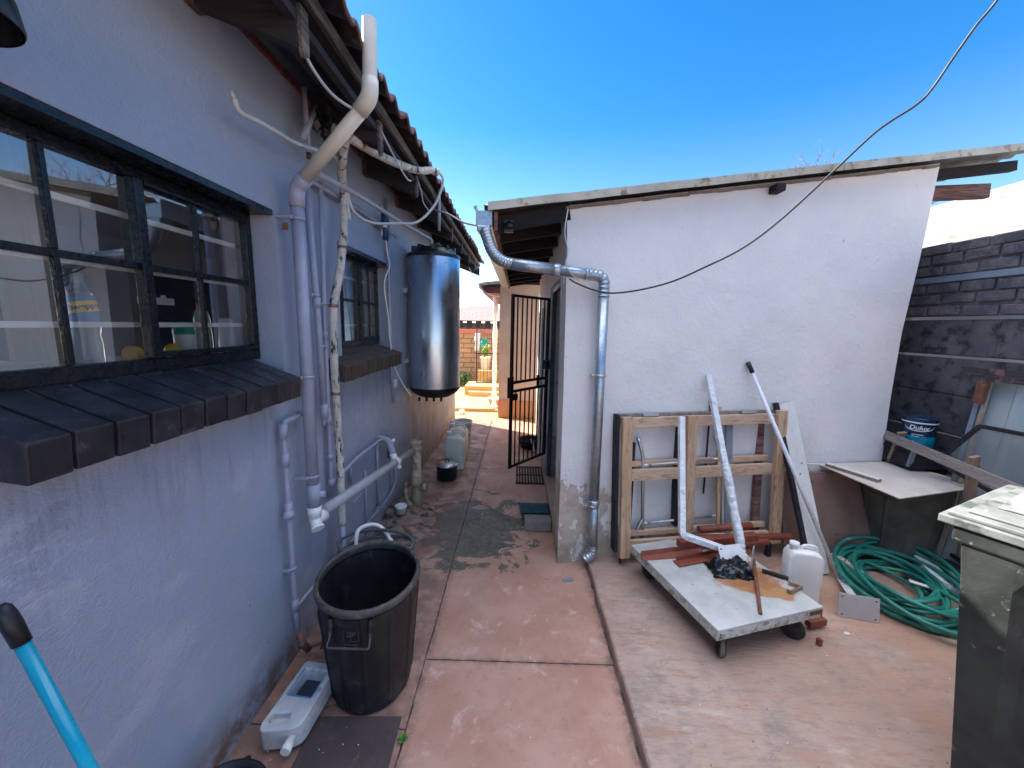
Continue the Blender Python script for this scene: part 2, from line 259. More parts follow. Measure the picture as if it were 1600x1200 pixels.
M['leafy'] = simple('lime_leaf', (.22, .30, .02), (.35, .42, .04), 9, .6)
M['roofwhite'] = simple('white_painted_roof_sheet', (.185, .182, .175), (.215, .212, .203), 3, .6, dirt=(.15, .142, .128), dscale=5, dth=(.55, .7))
M['barge'] = simple('weathered_cream_metal_edge', (.36, .33, .25), (.50, .47, .38), 5, .6, bscale=30, bstr=.3, dirt=(.24, .16, .10), dscale=11, dth=(.52, .64))
M['sheetunder'] = simple('grimy_galvanised_sheet', (.09, .09, .10), (.16, .155, .16), 5, .55, metal=.35, dirt=(.09, .07, .065), dscale=8, dth=(.5, .68))
M['pvcsheet'] = simple('translucent_grey_green_sheet', (.37, .42, .41), (.47, .51, .49), 4, .45, bscale=60, bstr=.2, dirt=(.35, .28, .17), dscale=6, dth=(.60, .75), stretch=(1, 1, .4))
M['fencecon'] = simple('dark_painted_precast', (.075, .072, .080), (.155, .140, .138), 4, .7, bscale=60, bstr=.4, dirt=(.028, .027, .032), dscale=13, dth=(.48, .66))
M['fencepost'] = simple('grey_brown_concrete_post', (.17, .15, .145), (.25, .22, .205), 6, .85, bscale=50, bstr=.5, dirt=(.09, .08, .08), dscale=12)
M['fencerail'] = simple('blue_grey_painted_rail', (.17, .21, .25), (.21, .25, .29), 6, .55, dirt=(.11, .12, .14), dscale=10)
def brickmat(name, c1, c2, mo, sc=1., bw=.22, bh=.085, ms=.012, rot=(0, 0, 0)):
    a = Mat(name, .85)
    mp = a.n('ShaderNodeMapping'); mp.inputs['Rotation'].default_value = rot; a.lk(a.wp, mp.inputs['Vector'])
    b = a.n('ShaderNodeTexBrick'); b.inputs['Scale'].default_value = 1; b.inputs['Brick Width'].default_value = bw; b.inputs['Row Height'].default_value = bh
    b.inputs['Mortar Size'].default_value = ms; b.inputs['Color1'].default_value = (*c1, 1); b.inputs['Color2'].default_value = (*c2, 1); b.inputs['Mortar'].default_value = (*mo, 1)
    a.lk(mp.outputs[0], b.inputs['Vector'])
    c = a.mix(a.rng(a.noise(12, 6, .7, world=True), .55, .72), b.outputs['Color'], tuple(v*.55 for v in c1)); a.color(c)
    a.bump(b.outputs['Fac'], .8, -.012); a.bump(a.noise(40, world=True), .4, .006); return a.m
M['farbrick'] = brickmat('tan_vibracrete_wall', (.46, .27, .13), (.54, .33, .18), (.20, .13, .09), bw=.45, bh=.14, rot=(R(90), 0, 0))
M['darkbrick'] = simple('rough_dark_brick', (.060, .059, .068), (.18, .155, .155), 7, .8, bscale=30, bstr=.9, bdist=.015, dirt=(.16, .085, .085), dscale=7, dth=(.62, .70))
M['darkmortar'] = simple('grey_mortar', (.11, .10, .10), (.18, .155, .15), 20, .9, bscale=50, bstr=.7, bdist=.01)
a = Mat('window_glass', .02)
nt = a.nt; out = nt.nodes['Material Output']; nt.nodes.remove(a.b)
gl = a.n('ShaderNodeBsdfGlossy'); gl.inputs['Roughness'].default_value = .02; gl.inputs['Color'].default_value = (.92, .96, 1, 1)
tr = a.n('ShaderNodeBsdfTransparent'); tr.inputs['Color'].default_value = (.96, .98, .98, 1)
fr = a.n('ShaderNodeFresnel'); fr.inputs['IOR'].default_value = 1.75
ad = a.math('ADD', fr.outputs[0], .14); ms = a.n('ShaderNodeMixShader'); a.lk(ad, ms.inputs[0]); a.lk(tr.outputs[0], ms.inputs[1]); a.lk(gl.outputs[0], ms.inputs[2]); a.lk(ms.outputs[0], out.inputs[0])
M['glass'] = a.m
a = Mat('clear_bottle_plastic', .08); a.color((.80, .88, .92)); a.b.inputs['Transmission Weight'].default_value = .75; a.b.inputs['IOR'].default_value = 1.2; M['bottle'] = a.m
a = Mat('blue_bottle_label', .35); a.color((.10, .24, .50)); M['bluelab'] = a.m
a = Mat('fine_wire_mesh', .6, .4); a.color((.22, .24, .25))
nt = a.nt; out = nt.nodes['Material Output']; tr = a.n('ShaderNodeBsdfTransparent'); ms = a.n('ShaderNodeMixShader'); ms.inputs[0].default_value = .5
a.lk(tr.outputs[0], ms.inputs[1]); a.lk(a.b.outputs[0], ms.inputs[2]); a.lk(ms.outputs[0], out.inputs[0]); M['mesh'] = a.m

# ------------------------------------------------------------------ mesh toolkit
def smooth_path(pts, sub=6, closed=False):
    P = [Vector(p) for p in pts]; n = len(P); out = []
    rngk = range(n if closed else n-1)
    for i in rngk:
        p0 = P[(i-1) % n] if closed or i > 0 else P[0]; p1 = P[i]; p2 = P[(i+1) % n]
        p3 = P[(i+2) % n] if closed or i+2 < n else P[-1]
        for k in range(sub):
            t = k/sub
            out.append(.5*((2*p1)+(-p0+p2)*t+(2*p0-5*p1+4*p2-p3)*t*t+(-p0+3*p1-3*p2+p3)*t**3))
    if not closed: out.append(P[-1])
    return out
def corner_path(pts, rad=.05, seg=5):
    P = [Vector(p) for p in pts]; out = [P[0]]
    for i in range(1, len(P)-1):
        a = (P[i-1]-P[i]); b = (P[i+1]-P[i]); r = min(rad, a.length*.45, b.length*.45)
        A = P[i]+a.normalized()*r; B = P[i]+b.normalized()*r
        for k in range(seg+1):
            t = k/seg; out.append((1-t)**2*A+2*t*(1-t)*P[i]+t*t*B)
    out.append(P[-1]); return out
class MB:
    def __init__(s): s.v = []; s.f = []; s.sm = []
    def add(s, vs, fs, smooth=False, mtx=None):
        o = len(s.v)
        for v in vs: s.v.append(tuple(mtx @ Vector(v)) if mtx else tuple(v))
        for f in fs: s.f.append(tuple(i+o for i in f)); s.sm.append(smooth)
        return s
    def box(s, c, d, rot=None, taper=1.):
        mt = Matrix.Translation(Vector(c)) @ (rot.to_4x4() if rot is not None else Matrix.Identity(4))
        x, y, z = d[0]/2, d[1]/2, d[2]/2; t = taper
        vs = [(-x*t, -y*t, -z), (x*t, -y*t, -z), (x*t, y*t, -z), (-x*t, y*t, -z), (-x, -y, z), (x, -y, z), (x, y, z), (-x, y, z)]
        return s.add(vs, [(0, 3, 2, 1), (4, 5, 6, 7), (0, 1, 5, 4), (1, 2, 6, 5), (2, 3, 7, 6), (3, 0, 4, 7)], False, mt)
    def bb(s, x0, x1, y0, y1, z0, z1): return s.box(((x0+x1)/2, (y0+y1)/2, (z0+z1)/2), (abs(x1-x0), abs(y1-y0), abs(z1-z0)))
    def beam(s, a, b, wd, h, up=(0, 0, 1)):
        a = Vector(a); b = Vector(b); d = (b-a); L = d.length; d.normalize(); u = Vector(up); sd = d.cross(u).normalized(); u = sd.cross(d).normalized()
        mt = Matrix((d, sd, u)).transposed().to_4x4(); mt.translation = (a+b)/2
        x, y, z = L/2, wd/2, h/2
        vs = [(-x, -y, -z), (x, -y, -z), (x, y, -z), (-x, y, -z), (-x, -y, z), (x, -y, z), (x, y, z), (-x, y, z)]
        return s.add(vs, [(0, 3, 2, 1), (4, 5, 6, 7), (0, 1, 5, 4), (1, 2, 6, 5), (2, 3, 7, 6), (3, 0, 4, 7)], False, mt)
    def tube(s, pts, r, n=12, cap=True, closed=False, smooth=True):
        P = [Vector(p) for p in pts]; k = len(P); rs = r if isinstance(r, (list, tuple)) else [r]*k
        T = []
        for i in range(k):
            a = P[(i-1) % k] if closed or i > 0 else P[i]; b = P[(i+1) % k] if closed or i < k-1 else P[i]
            T.append((b-a).normalized())
        u = T[0].orthogonal().normalized(); vs = []
        for i in range(k):
            u = (u - T[i]*u.dot(T[i])).normalized(); w_ = T[i].cross(u)
            for j in range(n):
                an = 2*math.pi*j/n; vs.append(P[i]+(u*math.cos(an)+w_*math.sin(an))*rs[i])
        fs = []
        for i in range(k if closed else k-1):
            for j in range(n):
                a = i*n+j; b = i*n+(j+1) % n; c = ((i+1) % k)*n+(j+1) % n; d = ((i+1) % k)*n+j; fs.append((a, b, c, d))
        s.add(vs, fs, smooth)
        if cap and not closed:
            o = len(s.v)-len(vs); s.f.append(tuple(o+j for j in reversed(range(n)))); s.sm.append(False)
            s.f.append(tuple(o+(k-1)*n+j for j in range(n))); s.sm.append(False)
        return s
    def cyl(s, a, b, r, n=16, r2=None): return s.tube([a, b], [r, r if r2 is None else r2], n)
    def lathe(s, prof, c=(0, 0, 0), n=32, sx=1, sy=1, rot=None, fn=None, smooth=True):
        mt = Matrix.Translation(Vector(c)) @ (rot.to_4x4() if rot is not None else Matrix.Identity(4)); vs = []; k = len(prof)
        for (r, z) in prof:
            for j in range(n):
                th = 2*math.pi*j/n; q = r*(fn(th, z, r) if fn else 1); vs.append((q*math.cos(th)*sx, q*math.sin(th)*sy, z))
        fs = [(i*n+j, i*n+(j+1) % n, (i+1)*n+(j+1) % n, (i+1)*n+j) for i in range(k-1) for j in range(n)]
        return s.add(vs, fs, smooth, mt)
    def disc(s, c, r, n=24, sx=1, sy=1, rot=None):
        mt = Matrix.Translation(Vector(c)) @ (rot.to_4x4() if rot is not None else Matrix.Identity(4))
        return s.add([(r*sx*math.cos(2*math.pi*j/n), r*sy*math.sin(2*math.pi*j/n), 0) for j in range(n)], [tuple(range(n))], False, mt)
    def prism(s, poly, h, mtx=None, z0=0):
        n = len(poly); vs = [(p[0], p[1], z0) for p in poly]+[(p[0], p[1], z0+h) for p in poly]
        return s.add(vs, [tuple(reversed(range(n))), tuple(range(n, 2*n))]+[(i, (i+1) % n, n+(i+1) % n, n+i) for i in range(n)], False, mtx)
    def build(s, name, mt, parent=None, loc=None, bevel=0, seg=2, subsurf=0):
        me = bpy.data.meshes.new(name); off = Vector((0, 0, 0)); p = parent
        if parent is not None:
            while p is not None: off += p.location; p = p.parent
        elif loc is not None: off = Vector(loc)
        me.from_pydata([tuple(Vector(v)-off) for v in s.v], [], s.f); me.update()
        me.polygons.foreach_set('use_smooth', s.sm)
        mt = M[mt] if isinstance(mt, str) else mt; me.materials.append(mt)
        o = bpy.data.objects.new(name, me); COL.objects.link(o)
        if parent is not None: o.parent = parent
        elif loc is not None: o.location = loc
        if bevel:
            b = o.modifiers.new('bevel', 'BEVEL'); b.width = bevel; b.segments = seg; b.limit_method = 'ANGLE'; b.angle_limit = R(35)
        if subsurf: q = o.modifiers.new('sub', 'SUBSURF'); q.levels = q.render_levels = subsurf
        return o
def tag(o, label=None, cat=None, group=None, kind=None):
    if label: o['label'] = label
    if cat: o['category'] = cat
    if group: o['group'] = group
    if kind: o['kind'] = kind
    return o
def thing(name, label, cat, loc, group=None):
    o = bpy.data.objects.new(name, None); COL.objects.link(o); o.location = loc; o.empty_display_size = .1
    return tag(o, label, cat, group)
def copy_tree(o, parent=None):
    c = o.copy(); COL.objects.link(c)
    if parent is not None: c.parent = parent
    for ch in list(o.children): copy_tree(ch, c)
    return c
def one(mb, name, mt, label, cat, loc, group=None, **kw):
    return tag(mb.build(name, mt, None, loc, **kw), label, cat, group)
def struct(mb, name, mt, **kw): return tag(mb.build(name, mt, None, (0, 0, 0), **kw), kind='structure')
def wy(x, off=0.): return 2.51+.15*(x-.31)-off      # front face of the white building
def jit(a): return random.uniform(-a, a)
def boolean(o, cutter):
    md = o.modifiers.new('cut', 'BOOLEAN'); md.object = cutter; md.operation = 'DIFFERENCE'; md.solver = 'EXACT'
    dg = bpy.context.evaluated_depsgraph_get(); dg.update()
    me = bpy.data.meshes.new_from_object(o.evaluated_get(dg)); o.modifiers.clear(); o.data = me
    bpy.data.objects.remove(cutter)
def text_mesh(body, size, mt, name, parent, bend=None, mtx=None, ext=.0006, bold=0., shear=0.):
    cu = bpy.data.curves.new('t', 'FONT'); cu.body = body; cu.size = size; cu.extrude = ext; cu.align_x = 'CENTER'; cu.align_y = 'CENTER'; cu.offset = bold; cu.shear = shear
    t = bpy.data.objects.new('t', cu); COL.objects.link(t)
    dg = bpy.context.evaluated_depsgraph_get(); dg.update(); me = bpy.data.meshes.new_from_object(t.evaluated_get(dg)); bpy.data.objects.remove(t)
    mb = MB(); vs = []
    for v in me.vertices:
        p = v.co
        if bend: r, ph = bend; an = ph+p.x/r; q = r+p.z; vs.append(Vector((q*math.cos(an), q*math.sin(an), p.y)))
        else: vs.append(p.copy())
    mb.add(vs, [tuple(pl.vertices) for pl in me.polygons], False, mtx)
    return mb.build(name, mt, parent)
# ================================================================== SETTING
b = MB(); b.add([(-400, -400, -.06), (400, -400, -.06), (400, 400, -.06), (-400, 400, -.06)], [(0, 1, 2, 3)]); struct(b, 'ground', 'soil')
b = MB()
def wob(x, y): return x+.004*mnoise.noise(Vector((x*3, y*6, 0)))+.002*mnoise.noise(Vector((x, y*30, 5)))
def pslab(b, x0, x1, y0, y1, z=0., th=.05, gl=0., gr=0.):
    n = max(2, int((y1-y0)/.06)); vs = []
    for i in range(n+1):
        yy = y0+(y1-y0)*i/n; a0 = wob(x0, yy)+gl; a1 = wob(x1, yy)-gr
        vs += [(a0, yy, z), (a1, yy, z), (a0, yy, z-th), (a1, yy, z-th)]
    fs = []
    for i in range(n):
        o = i*4; fs += [(o, o+1, o+5, o+4), (o, o+4, o+6, o+2), (o+1, o+3, o+7, o+5)]
    fs += [(0, 2, 3, 1), (n*4, n*4+1, n*4+3, n*4+2)]; b.add(vs, fs)
for x0, x1, y0, y1 in [(-1.07, -.428, -3, 1.35), (-1.07, -.428, 1.356, 6.62), (-.42, .504, -3, .35), (-.42, .504, .356, 1.688), (-.42, .504, 1.695, 4.3), (-.42, .504, 4.306, 6.62)]:
    pslab(b, x0, x1, y0, y1)
struct(b, 'path', 'screed')
b = MB(); b.add([(-1.07, -3, -.014), (.52, -3, -.014), (.52, 6.62, -.014), (-1.07, 6.62, -.014)], [(0, 1, 2, 3)]); struct(b, 'path_joints', 'mound')
b = MB(); n = 90; vs = []; fs = []
for i in range(n+1):
    yy = -3+5.55*i/n; xx = .520+.006*mnoise.noise(Vector((0, yy*5, 2)))+.004*mnoise.noise(Vector((0, yy*25, 9))); vs += [(xx+.008, yy, .05), (xx, yy, .042), (xx-.004, yy, -.05)]
for i in range(n):
    o = i*3; fs += [(o, o+3, o+4, o+1), (o+1, o+4, o+5, o+2)]
top = [i*3 for i in range(n+1)]; k = len(vs); vs += [(3.3, 3.0, .05), (3.3, -3, .05)]; fs.append(tuple(reversed(top))+(k+1, k)[::1]); b.add(vs, fs)
struct(b, 'patio_slab', 'slab')
b = MB(); b.add([(-9, 6.62, -.008), (9, 6.62, -.008), (9, 16, -.008), (-9, 16, -.008)], [(0, 1, 2, 3)])
b.bb(-1.7, -.42, 7.30, 7.38, -.01, .055); b.bb(-1.15, -.2, 8.9, 9.1, -.01, .10); b.bb(-1.25, .4, 9.1, 9.9, -.01, .20)
struct(b, 'far_yard', 'yard')
b = MB(); N = 46; vs = []; fs = []
for i in range(N):
    for j in range(N):
        x = -1.07+.50*i/(N-1); y = 2.45+1.05*j/(N-1)
        h = max(0, 1-((x+1.02)/.36)**2-((y-3.0)/.48)**2); h = h**.8*.085+h*.05*mnoise.noise(Vector((x*9, y*9, 0)))+min(h*8, 1)*.012*mnoise.noise(Vector((x*30, y*30, 3)))
        vs.append((x, y, h-.004))
for i in range(N-1):
    for j in range(N-1): fs.append((i*N+j, (i+1)*N+j, (i+1)*N+j+1, i*N+j+1))
b.add(vs, fs, True)
tag(b.build('mortar_rubble', 'mound', None, (0, 0, 0)), kind='stuff')
# ================================================================== LEFT HOUSE
WX = -1.07
house = thing('plastered_house', 'lavender grey plastered house with tiled eaves and black steel windows along the left', 'house', (WX, 0, 0))
b = MB(); b.bb(-1.30, WX, -3, 6.6, -.05, 2.74); hw = b.build('wall', 'lav', house)
for (y0, y1) in ((.74, 1.75), (2.34, 3.30)):
    c = MB(); c.bb(-1.5, -.9, y0, y1, 1.36, 2.122); boolean(hw, c.build('cut', 'lav'))
b = MB(); b.bb(-4.6, -1.301, 6.4, 6.6, -.05, 2.74); b.bb(-4.6, -4.4, 2.5, 6.4, -.05, 2.74); b.bb(-4.6, -4.4, -3, -1, -.05, 2.74); b.bb(-4.6, -4.4, -1, 2.5, -.05, .9); b.bb(-4.6, -4.4, -1, 2.5, 2.2, 2.74); b.bb(-4.6, -1.301, -3.2, -3.0, -.05, 2.74); b.build('rear_wall', 'lav', house)  # unseen opening left in this wall, added to let sun into the room
b = MB(); b.bb(-4.38, -1.302, -2.9, 6.38, 2.50, 2.52); b.bb(-4.38, -1.302, -2.9, 6.38, -.04, 0); b.bb(-4.38, -4.36, 2.5, 6.38, 0, 2.5); b.build('interior_lining', 'greyint', house)
def window(y0, y1, z0, z1, main, bars, tz, lo=1.476):
    fr = MB(); X0, X1 = -1.196, -1.172
    fr.bb(X0, X1, y0, y1, lo, lo+.045); fr.bb(X0, X1, y0, y1, z1-.03, z1); fr.bb(X0, X1, y0, y0+.028, lo+.045, z1-.03); fr.bb(X0, X1, y1-.028, y1, lo+.045, z1-.03)
    fr.bb(X0+.003, X1+.010, main-.016, main+.016, lo+.045, z1-.03)
    fr.bb(X0+.003, X1+.008, main+.003, y1-.012, lo+.048, lo+.066); fr.bb(X0+.003, X1+.008, main+.022, y1-.03, z1-.045, z1-.031)
    fr.bb(X0+.003, X1+.008, y1-.048, y1-.029, lo+.067, z1-.046)
    o = fr.build('window', 'black', house, bevel=.003)
    g = MB(); Xb0, Xb1 = X0+.004, X1-.001
    g.bb(Xb0, Xb1, y0+.029, main-.017, tz-.010, tz+.010); g.bb(Xb0, Xb1+.006, main+.017, y1-.050, tz-.010, tz+.010)
    for yb in bars:
        g.bb(Xb0+.001, Xb1-.002, yb-.007, yb+.007, lo+.046, tz-.0105); g.bb(Xb0+.001, Xb1-.002, yb-.007, yb+.007, tz+.0105, z1-.032)
    g.build('glazing_bar', 'black', o, bevel=.002)
    ys = sorted([y0+.02, main, y1-.03]+bars); 
    for a_, c_ in zip(ys[:-1], ys[1:]):
        for za, zb in ((lo+.03, tz), (tz, z1-.02)):
            p = MB(); j1, j2 = jit(.0012), jit(.0012)
            p.add([(-1.190+j1, a_+.004, za+.003), (-1.190+j2, c_-.004, za+.003), (-1.190-j1, c_-.004, zb-.003), (-1.190-j2, a_+.004, zb-.003)], [(0, 1, 2, 3)]); p.build('pane', 'glass', o)
    l = MB(); l.bb(-1.30, WX-.004, y0-.02, y1, z1, 2.1215); l.build('painted_lintel', 'black', o)
    return o
w1 = window(.745, 1.745, 1.476, 2.10, 1.232, [.79+.0, 1.0, 1.455], 1.808)
w2 = window(2.345, 3.275, 1.476, 2.098, 2.90, [2.62, 3.09], 1.80)
def sill(y0, y1, n, mt, par, ft=1.402, fb=1.315):
    b = MB(); d = (y1-y0)/n
    for k in range(n):
        a0, a1 = y0+k*d+.004, y0+(k+1)*d-.004; j = jit(.003); j2 = jit(.003)
        pr = [(-1.168, 1.480), (-.955+j, ft+j2), (-.962+j, fb+j2), (-1.066, fb+.012)]
        vs = [(p[0], a0, p[1]) for p in pr]+[(p[0], a1, p[1]) for p in pr]
        b.add(vs, [(0, 1, 2, 3), (7, 6, 5, 4), (0, 4, 5, 1), (1, 5, 6, 2), (2, 6, 7, 3), (3, 7, 4, 0)])
    o = b.build('sill', mt, par, bevel=.004)
    mo = MB(); pr = [(-1.167, 1.474), (-.968, ft-.008), (-.974, fb+.010), (-1.066, fb+.02)]
    vs = [(p[0], y0+.006, p[1]) for p in pr]+[(p[0], y1-.006, p[1]) for p in pr]
    mo.add(vs, [(0, 1, 2, 3), (7, 6, 5, 4), (0, 4, 5, 1), (1, 5, 6, 2), (2, 6, 7, 3), (3, 7, 4, 0)]); mo.build('mortar_joints', 'mortar', par)
    return o
sill(.705, 1.69, 11, 'sillbrick', w1); sill(2.12, 3.20, 13, 'sill2', w2, 1.41, 1.315)
# burglar bars inside each window
for wn, y0, y1, bx in ((w1, .60, 1.95, -1.226), (w2, 2.25, 3.45, -1.226)):
    for zz in (1.628, 1.800, 1.962):
        c = MB(); c.bb(bx-.006, bx+.006, y0 if wn is w1 else 2.341, y1 if wn is not w1 else 1.749, zz-.008, zz+.008) if False else c.bb(bx-.006, bx+.006, max(y0, .742 if wn is w1 else 2.342), min(y1, 1.748 if wn is w1 else 3.298), zz-.008, zz+.008)
        c.build('burglar_bar', 'wbar', wn)
# inner ledges
b = MB(); b.bb(-1.52, -1.302, .3, 2.0, 1.485, 1.505); b.bb(-1.299, -1.198, .742, 1.748, 1.36, 1.505); b.bb(-1.299, -1.198, 2.342, 3.298, 1.36, 1.505); b.build('inner_ledge', 'wbar', house)
for (y0, y1, x0) in ((1.20, 1.36, -1.62), (1.86, 1.99, -1.45), (3.35, 3.6, -1.5)):
    b = MB(); n = 16; vs = []
    for i in range(n+1):
        yy = y0+(y1-y0)*i/n; xx = x0+.015*math.sin(i*1.9); vs += [(xx, yy, 1.1), (xx-.02, yy+.03, 2.4)]
    b.add(vs, [(2*i, 2*i+2, 2*i+3, 2*i+1) for i in range(n)], True); b.build('curtain', 'creamint', house)
# eaves
def rz(x): return 2.515+(-.72-x)*.36      # rafter underside
for k in range(-3, 9):
    yc = 1.385+.70*k
    if k >= 4: yc = 1.385+.70*k+.02
    b = MB(); vs = []
    for i, xx in enumerate((-.72, -.90, -1.20, -1.60)):
        for (dy, dz) in ((-.026, 0), (.026, 0), (.026, .125), (-.026, .125)):
            e = (jit(.006) if i == 0 else 0); vs.append((xx+e, yc+dy, rz(xx)+dz+(jit(.008) if i == 0 and dz == 0 else 0)))
    fs = [(3, 2, 1, 0), (12, 13, 14, 15)]
    for i in range(3):
        o = i*4
        for j in range(4): fs.append((o+j, o+(j+1) % 4, o+4+(j+1) % 4, o+4+j))
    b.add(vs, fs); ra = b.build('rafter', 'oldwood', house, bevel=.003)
    c = MB()
    zz0 = rz(-.72)-.012-random.random()*.02; c.add([(-.7185, yc-.024, rz(-.72)+.12), (-.7185, yc+.024, rz(-.72)+.12), (-.7185, yc+.022, zz0+.02), (-.7185, yc+.004, zz0+.006), (-.7185, yc-.012, zz0-.004), (-.7185, yc-.022, zz0+.012), (-.706, yc-.024, rz(-.72)+.12), (-.706, yc+.024, rz(-.72)+.12), (-.706, yc+.022, zz0+.02), (-.706, yc+.004, zz0+.006), (-.706, yc-.012, zz0-.004), (-.706, yc-.022, zz0+.012)], [(0, 1, 2, 3, 4, 5), (11, 10, 9, 8, 7, 6)]+[(i, 6+i, 6+(i+1) % 6, (i+1) % 6) for i in range(6)])
    c.build('splintered_end', 'oldwoody', ra)
    c = MB(); c.bb(WX+.001, WX+.03, yc-.030, yc+.030, 2.63, 2.72); c.build('red_painted_block', 'redpaint', ra, bevel=.004)
b = MB(); b.beam((WX+.008, -3, 2.738), (WX+.008, 6.6, 2.738), .014, .03); b.build('wall_plate', 'redpaint', house)
b = MB()
for k in range(-3, 8):
    y0 = 1.385+.70*k+.002; b.add([(-.70, y0, rz(-.70)+.128), (-.70, y0+.698, rz(-.70)+.128), (-1.6, y0+.698, rz(-1.6)+.128), (-1.6, y0, rz(-1.6)+.128)], [(0, 3, 2, 1)])
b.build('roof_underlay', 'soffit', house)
b = MB(); yy = -3.0
while yy < 6.8:
    L = 1.9+random.random()*.4; b.beam((-.695, yy, 2.668+jit(.004)), (-.695, min(yy+L, 6.9), 2.668+jit(.004)), .022, .050); yy += L+.004
b.build('fascia_board', 'oldwoody', house, bevel=.003)
b = MB()
for zz, xx in ((2.600, -.735), (2.66, -.86)): b.beam((xx, -3, zz), (xx, 6.85, zz), .03, .03)
b.build('batten', 'oldwood', house)
b = MB(); P_ = .155; sub = 10
for cidx in range(9):
    x0 = -.618-cidx*.30; zb = 2.712+cidx*.30*.36; yy0 = -3.0; n = int((6.98+3.0)/P_*sub)
    vs = []; fs = []
    for i in range(n+1):
        y = yy0+i*P_/sub; t = int((y+cidx*.155)/.31); random.seed(t*31+cidx*977); jx, jz = random.uniform(-.012, .012), random.uniform(-.004, .005)
        s_ = math.sin(2*math.pi*y/P_); h = .030*(max(0, s_)**.7 if s_ > 0 else -.30*abs(s_))
        vs += [(x0+jx, y, zb+h+jz), (x0+jx, y, zb+h+jz-.020), (x0-.36, y, zb+.36*.36+h-.004), ]
    for i in range(n):
        o = i*3; fs += [(o, o+1, o+4, o+3), (o, o+3, o+5, o+2)]
    b.add(vs, fs, True)
random.seed(11)
rt = b.build('roof_tiles', 'tile', house); so_ = rt.modifiers.new('sol', 'SOLIDIFY'); so_.thickness = .010; so_.offset = -1
b = MB(); b.bb(-1.10, WX+.006, 2.395, 2.60, .17, .47); av = b.build('air_vent', 'lav', house, bevel=.004)
for i in range(4):
    for j in range(6): b = MB(); b.bb(WX+.0062, WX+.0075, 2.425+.042*i, 2.448+.042*i, .20+.043*j, .214+.043*j); b.build('vent_slot', 'gpipe', av)

# ================================================================== WHITE OUTBUILDING (right)
ob = thing('white_outbuilding', 'white plastered outbuilding with peeling corner and lean-to sheet roof on the right', 'building', (.31, 2.51, 0))
lv = [(-.05, .312, 2.80), (.35, .311, 2.803), (.71, .310, 2.800), (1.2, .306, 2.788), (1.66, .300, 2.789), (2.2, .290, 2.835), (2.36, .280, 2.862)]
b = MB(); vs = []; nx = 26
def roofz(x): return 2.322+.1655*(x+.165)
for li, (zz, xl, xr) in enumerate(lv):
    for i in range(nx+1):
        x = xl+(xr-xl)*i/nx; z_ = zz if li < len(lv)-1 else roofz(x)-.012
        if i == nx: x += .006*mnoise.noise(Vector((0, zz*9, 1)))
        vs.append((x, wy(x)+.006*mnoise.noise(Vector((x*1.5, zz*1.5, 0))), z_))
L = len(lv); fs = [(l*(nx+1)+i, l*(nx+1)+i+1, (l+1)*(nx+1)+i+1, (l+1)*(nx+1)+i) for l in range(L-1) for i in range(nx)]
b.add(vs, fs, True); F0 = len(vs)
vs2 = []
for li, (zz, xl, xr) in enumerate(lv):
    zl = zz if li < L-1 else roofz(xl)-.012; zr = zz if li < L-1 else roofz(xr)-.012
    vs2 += [(xl, wy(xl)+.006*mnoise.noise(Vector((xl*1.5, zz*1.5, 0))), zl), (xl+.0, 2.84, zl), (xr, wy(xr), zr), (xr, 6.0, zr)]
fs = []
for l in range(L-1):
    o = l*4; fs += [(o+1, o, o+4, o+5), (o+2, o+3, o+7, o+6)]
b.add(vs2, fs)
b.bb(.31, .5, 3.92, 6.0, -.05, 2.36); b.bb(.308, .5, 2.841, 3.919, 2.02, 2.36); b.bb(.5, 2.79, 5.8, 6.0, -.05, 2.3); b.build('wall', 'white', ob)
b = MB(); b.bb(.312, .52, 2.842, 3.918, -.05, .10); b.build('door_step', 'slab', ob, bevel=.006)
b = MB(); b.bb(.33, .37, 2.842, 2.90, .10, 2.02); b.bb(.33, .37, 3.86, 3.918, .10, 2.02); b.bb(.33, .37, 2.90, 3.86, 1.97, 2.02); b.build('door_frame', 'doorteal', ob, bevel=.003)
b = MB(); b.bb(.43, .47, 2.843, 3.917, .10, 2.02); dr = b.build('door', 'doorteal', ob)
b = MB(); b.tube(corner_path([(.43, 3.78, 1.1), (.38, 3.78, 1.1), (.38, 3.66, 1.1)], .02), .008, 8); b.build('handle', 'alu', dr)
b = MB(); b.bb(.286, .308, 2.60, 2.64, 1.93, 2.0); b.bb(.29, .31, 2.74, 2.77, 1.83, 1.89); b.build('light_fitting', 'wplastic', ob, bevel=.004)
# roof sheet, corrugated across y
b = MB(); vs = []; fs = []; ny = 400; xs = [-.215, .3, 1.2, 2.2, 3.6]
for i in range(ny+1):
    t = i/ny
    for x in xs:
        y0 = wy(x, .085); yy = y0+(6.15-y0)*t; vs.append((x, yy, roofz(x)+.011*math.sin(yy*2*math.pi/.09)+.012))
m_ = len(xs)
for i in range(ny):
    for j in range(m_-1): fs.append((i*m_+j, i*m_+j+1, (i+1)*m_+j+1, (i+1)*m_+j))
b.add(vs, fs, True); rs = b.build('roof_sheet', 'sheetunder', ob); q = rs.modifiers.new('s', 'SOLIDIFY'); q.thickness = .002
b = MB(); n = 40
for i in range(n):
    x0 = -.19+3.8*i/n; x1 = -.19+3.8*(i+1)/n
    f = lambda x, off, dz: (x, wy(x, off), roofz(x)+dz+.003*mnoise.noise(Vector((x*4, 0, 0))))
    b.add([f(x0, .100, -.016), f(x1, .100, -.016), f(x1, .100, .030), f(x0, .100, .030), f(x0, .03, .030), f(x1, .03, .030)], [(0, 1, 2, 3), (3, 2, 5, 4)])
bg_ = b.build('barge_strip', 'barge', ob); q = bg_.modifiers.new('s', 'SOLIDIFY'); q.thickness = .004
b = MB()
